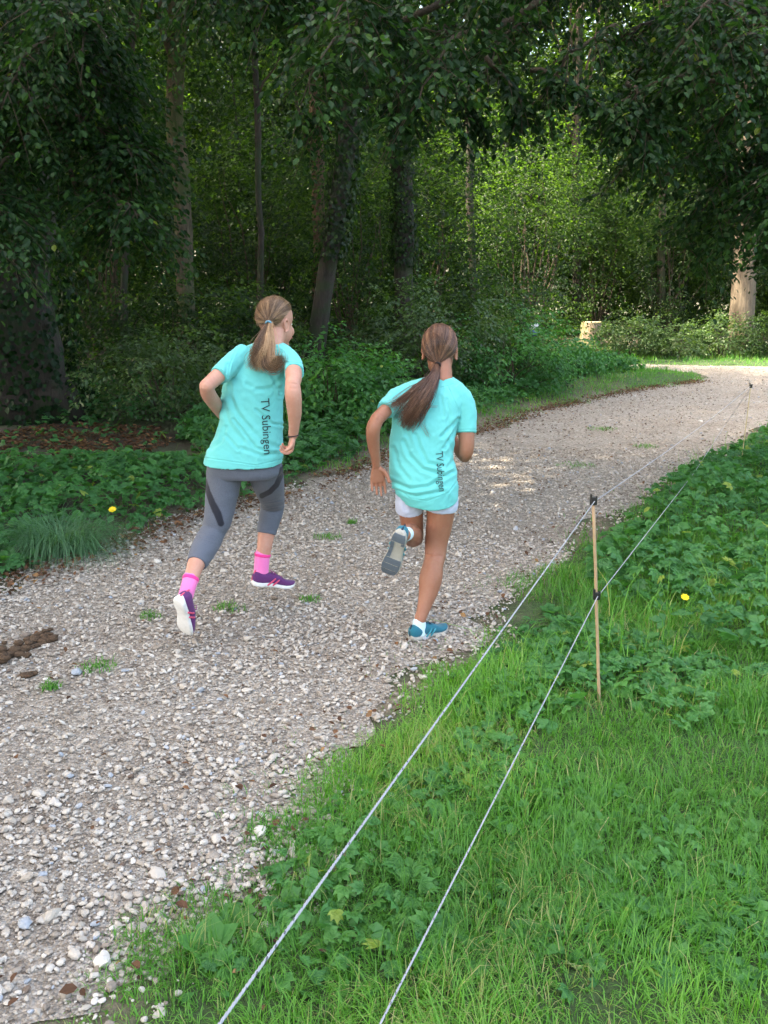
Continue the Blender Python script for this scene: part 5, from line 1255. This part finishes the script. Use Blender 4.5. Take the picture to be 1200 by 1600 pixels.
# ------------------------------------------------------------------------------------------------ first girl (left)
def girl_left():
    g = G(292, 1000); root = empty('person', (g.x, g.y, 0)); tag(root, 'girl with fair ponytail, aqua shirt, grey leggings and pink socks running on the left', 'person')
    skin = M['skin_fair']
    CR = [([(449, 598), (463, 600)], 1.4, .002), ([(452, 606), (462, 607)], 1.4, .0015), ([(452, 677), (464, 677)], 1, .0012), ([(302, 896), (296, 925)], 3, .0018)]
    hc = P(431, 506, 4.56); Rm = frame((.62, .78, -.1), (.08, .1, 1)); s = 1.08
    body = head_parts(hc, Rm, s)
    body.append(limb([(430, 520, 4.53, 17), (426, 538, 4.48, 16), (420, 552, 4.45, 20)], 12, 20))
    TR = [(418, 550, 4.44, 22, .05, .1), (412, 560, 4.43, 42, .07, .15), (404, 585, 4.42, 46, .085, .15), (394, 630, 4.40, 44, .09, .1), (390, 670, 4.38, 42, .088, 0), (384, 705, 4.36, 48, .1, 0), (382, 735, 4.36, 50, .098, 0)]
    body.append(torso(TR, 24, 30, .9))
    # right arm: elbow back, forearm hanging
    body.append(limb([(448, 560, 4.42, 13.5), (456, 572, 4.32, 13.5), (459, 588, 4.22, 12.8), (457, 601, 4.16, 11.8)], 20, 20))
    body.append(limb([(457, 600, 4.16, 11.8), (458, 618, 4.15, 13), (460, 640, 4.17, 11.5), (460, 662, 4.2, 9), (458, 680, 4.23, 7.4)], 24, 20))
    body += hand(P(458, 681, 4.23), (-.22, .12, -.95), (-.85, -.35, -.1), (-.3, -.9, .15), .9, (1.0, .75, .5), .0, .5, .95)
    # left arm: elbow out, forearm forward under the chest
    body.append(limb([(376, 558, 4.42, 12), (358, 572, 4.34, 12), (338, 590, 4.26, 12), (322, 604, 4.2, 11)], 20, 20))
    body.append(limb([(322, 603, 4.2, 11), (326, 616, 4.25, 12), (338, 634, 4.36, 10.5), (348, 648, 4.47, 8.5), (354, 655, 4.53, 7.5)], 20, 20))
    body += hand(P(354, 655, 4.53), (.5, .8, .1), (.3, -.2, -.9), (.8, -.5, .3), .82, (1.0, 1.1, .8))
    # rear leg (left) and front leg (right)
    body.append(limb([(354, 730, 4.36, 25), (346, 790, 4.35, 19), (334, 830, 4.33, 14)], 18, 20, scale=.9))
    body.append(limb([(334, 828, 4.33, 13), (322, 850, 4.25, 16), (307, 880, 4.13, 14.5), (300, 900, 4.07, 12), (294, 920, 4.03, 10), (289, 934, 4.02, 10)], 30, 22, scale=.95))
    body.append(limb([(414, 730, 4.36, 24), (422, 765, 4.5, 20), (427, 788, 4.62, 14)], 18, 20, scale=.9))
    body.append(limb([(427, 786, 4.62, 13.5), (421, 810, 4.61, 15), (416, 835, 4.59, 14), (413, 855, 4.57, 12.3), (410, 875, 4.56, 10.5), (408, 892, 4.56, 10.5)], 28, 22, scale=.95))
    bo = fuse('body', body, .0028, skin, root, 3, skinrelief(CR))
    face_bits(hc, Rm, s, root, bo)
    hair(hc, Rm, s, P(420, 503, 4.45), M['hair_fair'], root, M['tie_blue'],
         [([(420, 504, 4.445), (415, 520, 4.36), (409, 540, 4.30), (402, 560, 4.285), (397, 580, 4.28)], [.012, .024, .036, .038, .03], 520, .78, .014, .1),
          ([(420, 504, 4.445), (420, 524, 4.35), (418, 548, 4.29), (419, 568, 4.265), (430, 571, 4.26), (439, 558, 4.265), (437, 547, 4.27)], [.01, .02, .03, .034, .028, .022, .016], 460, .7, .012, .02),
          ([(420, 504, 4.445), (418, 530, 4.33), (416, 556, 4.28), (424, 572, 4.27), (426, 583, 4.27)], [.006, .012, .016, .014, .008], 90, .8, .006, .12)],
         [[(419, 506, 4.44), (400, 530, 4.33), (391, 550, 4.3), (394, 566, 4.29)], [(419, 506, 4.44), (404, 535, 4.31), (409, 575, 4.28), (410, 585, 4.28)]], 8, -.45)
    sh = [torso([(421, 536, 4.455, 24, .05, .1), (418, 542, 4.445, 36, .06, .12), (413, 551, 4.435, 46, .075, .15), (408, 566, 4.425, 50, .092, .16), (401, 588, 4.41, 49, .104, .12), (395, 612, 4.4, 48.5, .108, .1), (393, 640, 4.39, 49, .108, .06), (391, 665, 4.38, 50.5, .11, .04), (387, 688, 4.37, 54.5, .118, .0), (382, 708, 4.36, 60, .128, .08), (380, 723, 4.355, 61.5, .13, .1)], 40, 60, 1, 2.2, 0, True),
          limb([(434, 552, 4.43, 17), (448, 559, 4.40, 17), (456, 570, 4.33, 16.4), (459.5, 582, 4.26, 15.8)], 22, 28, endcap=False),
          limb([(384, 553, 4.43, 18), (371, 562, 4.39, 17.5), (358, 572, 4.34, 16.8), (341, 588, 4.27, 15.8)], 22, 28, endcap=False)]
    folds = [([(348, 630), (358, 665), (380, 690)], 3.5, .004), ([(352, 610), (375, 650), (410, 690), (436, 700)], 3.5, .004), ([(400, 610), (425, 605), (440, 590)], 3, .004), ([(385, 600), (415, 612), (438, 605)], 3, .003), ([(358, 600), (366, 640), (392, 672)], 3, .0035),
             ([(420, 575), (430, 596), (438, 612)], 2.6, .004), ([(440, 560), (442, 590), (438, 618)], 2.8, .006), ([(356, 570), (352, 592), (350, 606)], 2.8, .004), ([(375, 700), (410, 712), (438, 708)], 3, .003), ([(330, 700), (345, 690), (352, 668)], 3, .004)]
    shirt = fuse('t_shirt', sh, .0037, M['tee'], root, 8, wrinkler(folds + [([(318, 715), (345, 719), (400, 727), (444, 717)], .9, .0022), ([(441, 565), (474, 568)], .9, .002), ([(338, 572), (358, 590)], .9, .002), ([(370, 543), (360, 568), (356, 590)], .9, .0024), ([(440, 546), (438, 575), (441, 596)], .9, .0024), ([(396, 546), (420, 551), (440, 546)], .8, .0016), ([(365, 655), (400, 700), (415, 705)], 2, .004), ([(352, 680), (372, 702)], 2.4, .004), ([(400, 640), (425, 662), (440, 664)], 2.2, .004)], .0034, 2))
    printed('TV Subingen', (407.5, 623), (412.5, 710), 13.5, shirt, root)
    lg = [torso([(384, 700, 4.36, 51, .104, 0), (383, 722, 4.36, 56, .112, 0), (383, 738, 4.36, 57, .108, 0), (383, 746, 4.36, 52, .095, 0)], 14, 40),
          limb([(352, 728, 4.36, 29), (349, 755, 4.36, 27), (345, 785, 4.355, 24.5), (340, 812, 4.34, 22), (333, 830, 4.33, 19.6), (324, 848, 4.27, 20.6), (315, 864, 4.19, 19.5), (307, 881, 4.13, 16.6)], 44, 30, endcap=False),
          limb([(413, 728, 4.36, 28), (418, 750, 4.44, 26), (423, 772, 4.54, 21.5), (426, 788, 4.62, 18.2), (422, 808, 4.61, 18), (418, 824, 4.6, 16), (416, 834, 4.59, 15.4)], 40, 30, endcap=False)]
    def stripes(co, no):
        pr = project(co); d1 = polydist(pr[:, 0], pr[:, 1], [(321, 750), (325, 768), (332, 786), (340, 803), (345, 818)], False); d2 = polydist(pr[:, 0], pr[:, 1], [(441, 733), (438, 745), (432, 758), (422, 768), (409, 775)], False)
        w1 = np.interp(pr[:, 1], [752, 800, 822], [3.2, 6.8, 5.4]); w2 = 4.8; bk = no[:, 1] < .3
        v = np.clip((w1 - d1) / 1.2, 0, 1) + np.clip((w2 - d2) / 1.2, 0, 1)
        x, y, z = co.T; kn = np.minimum(polydist(pr[:, 0], pr[:, 1], [(314, 838), (340, 846)], False), polydist(pr[:, 0], pr[:, 1], [(410, 792), (440, 786)], False)); c2 = co + no * (.0034 * (vnoise(x + z * .4, z * 2.2, 20, 3) - .5) - .0016 * np.exp(-(kn / 7) ** 2) * np.sin(kn * 1.5) - .0012 * np.exp(-(np.minimum(np.abs(pr[:, 1] - 876 + (pr[:, 0] - 307) * -.25), np.where(pr[:, 0] > 395, np.abs(pr[:, 1] - 828), 99)) / 1.0) ** 2))[:, None]
        return c2, np.clip(v, 0, 1) * bk
    fuse('leggings', lg, .0042, M['legging'], root, 3, stripes)
    for c1_, c2_, c3_ in (((298.5, 903, 4.065, 12.6), (294, 918, 4.035, 11.8), (289, 936, 4.02, 12)), ((410.5, 866, 4.565, 12.2), (409, 878, 4.56, 11.6), (408, 893, 4.56, 11.8))):
        so = fuse('sock', [limb([c1_, c2_, c3_], 12, 20)], .003, M['pink'], root, 2)
        d = (np.array(c2_) - np.array(c1_)) * .28
        cf = fuse('cuff', [limb([(*(np.array(c1_[:3]) - d[:3] * .3), c1_[3] + .6), (*(np.array(c1_[:3]) + d[:3]), c1_[3] + .5)], 6, 20, endcap=False)], .003, M['hot_pink'], None, 1); link('cuff', cf, M['hot_pink'], so)
    V, fs = limb([(*(np.array(P(458, 681, 4.23)) + np.array((math.cos(a), math.sin(a), .15 * math.cos(a))) * .0245), .0032) for a in np.linspace(0, 6.2832, 18)], 40, 8, True, endcap=False); sub_link('wristband', mesh_np('wristband', V, fs, None, True), M['band'], root)
    mt = (M['purple'], M['white_sole'], M['coral'], M['purple_lace'], M['coral'])
    shoe(P(276, 938, 3.93), P(290, 1000, 4.05), (.5, .85, .12), root, mt, .24, lab='plum shoe pushing off with its white sole to the camera')
    shoe(P(393, 915, 4.52), P(456, 919, 4.63), (-.02, -.02, 1), root, mt, .235, lab='plum shoe of the front foot just above the gravel')
girl_right(); girl_left()
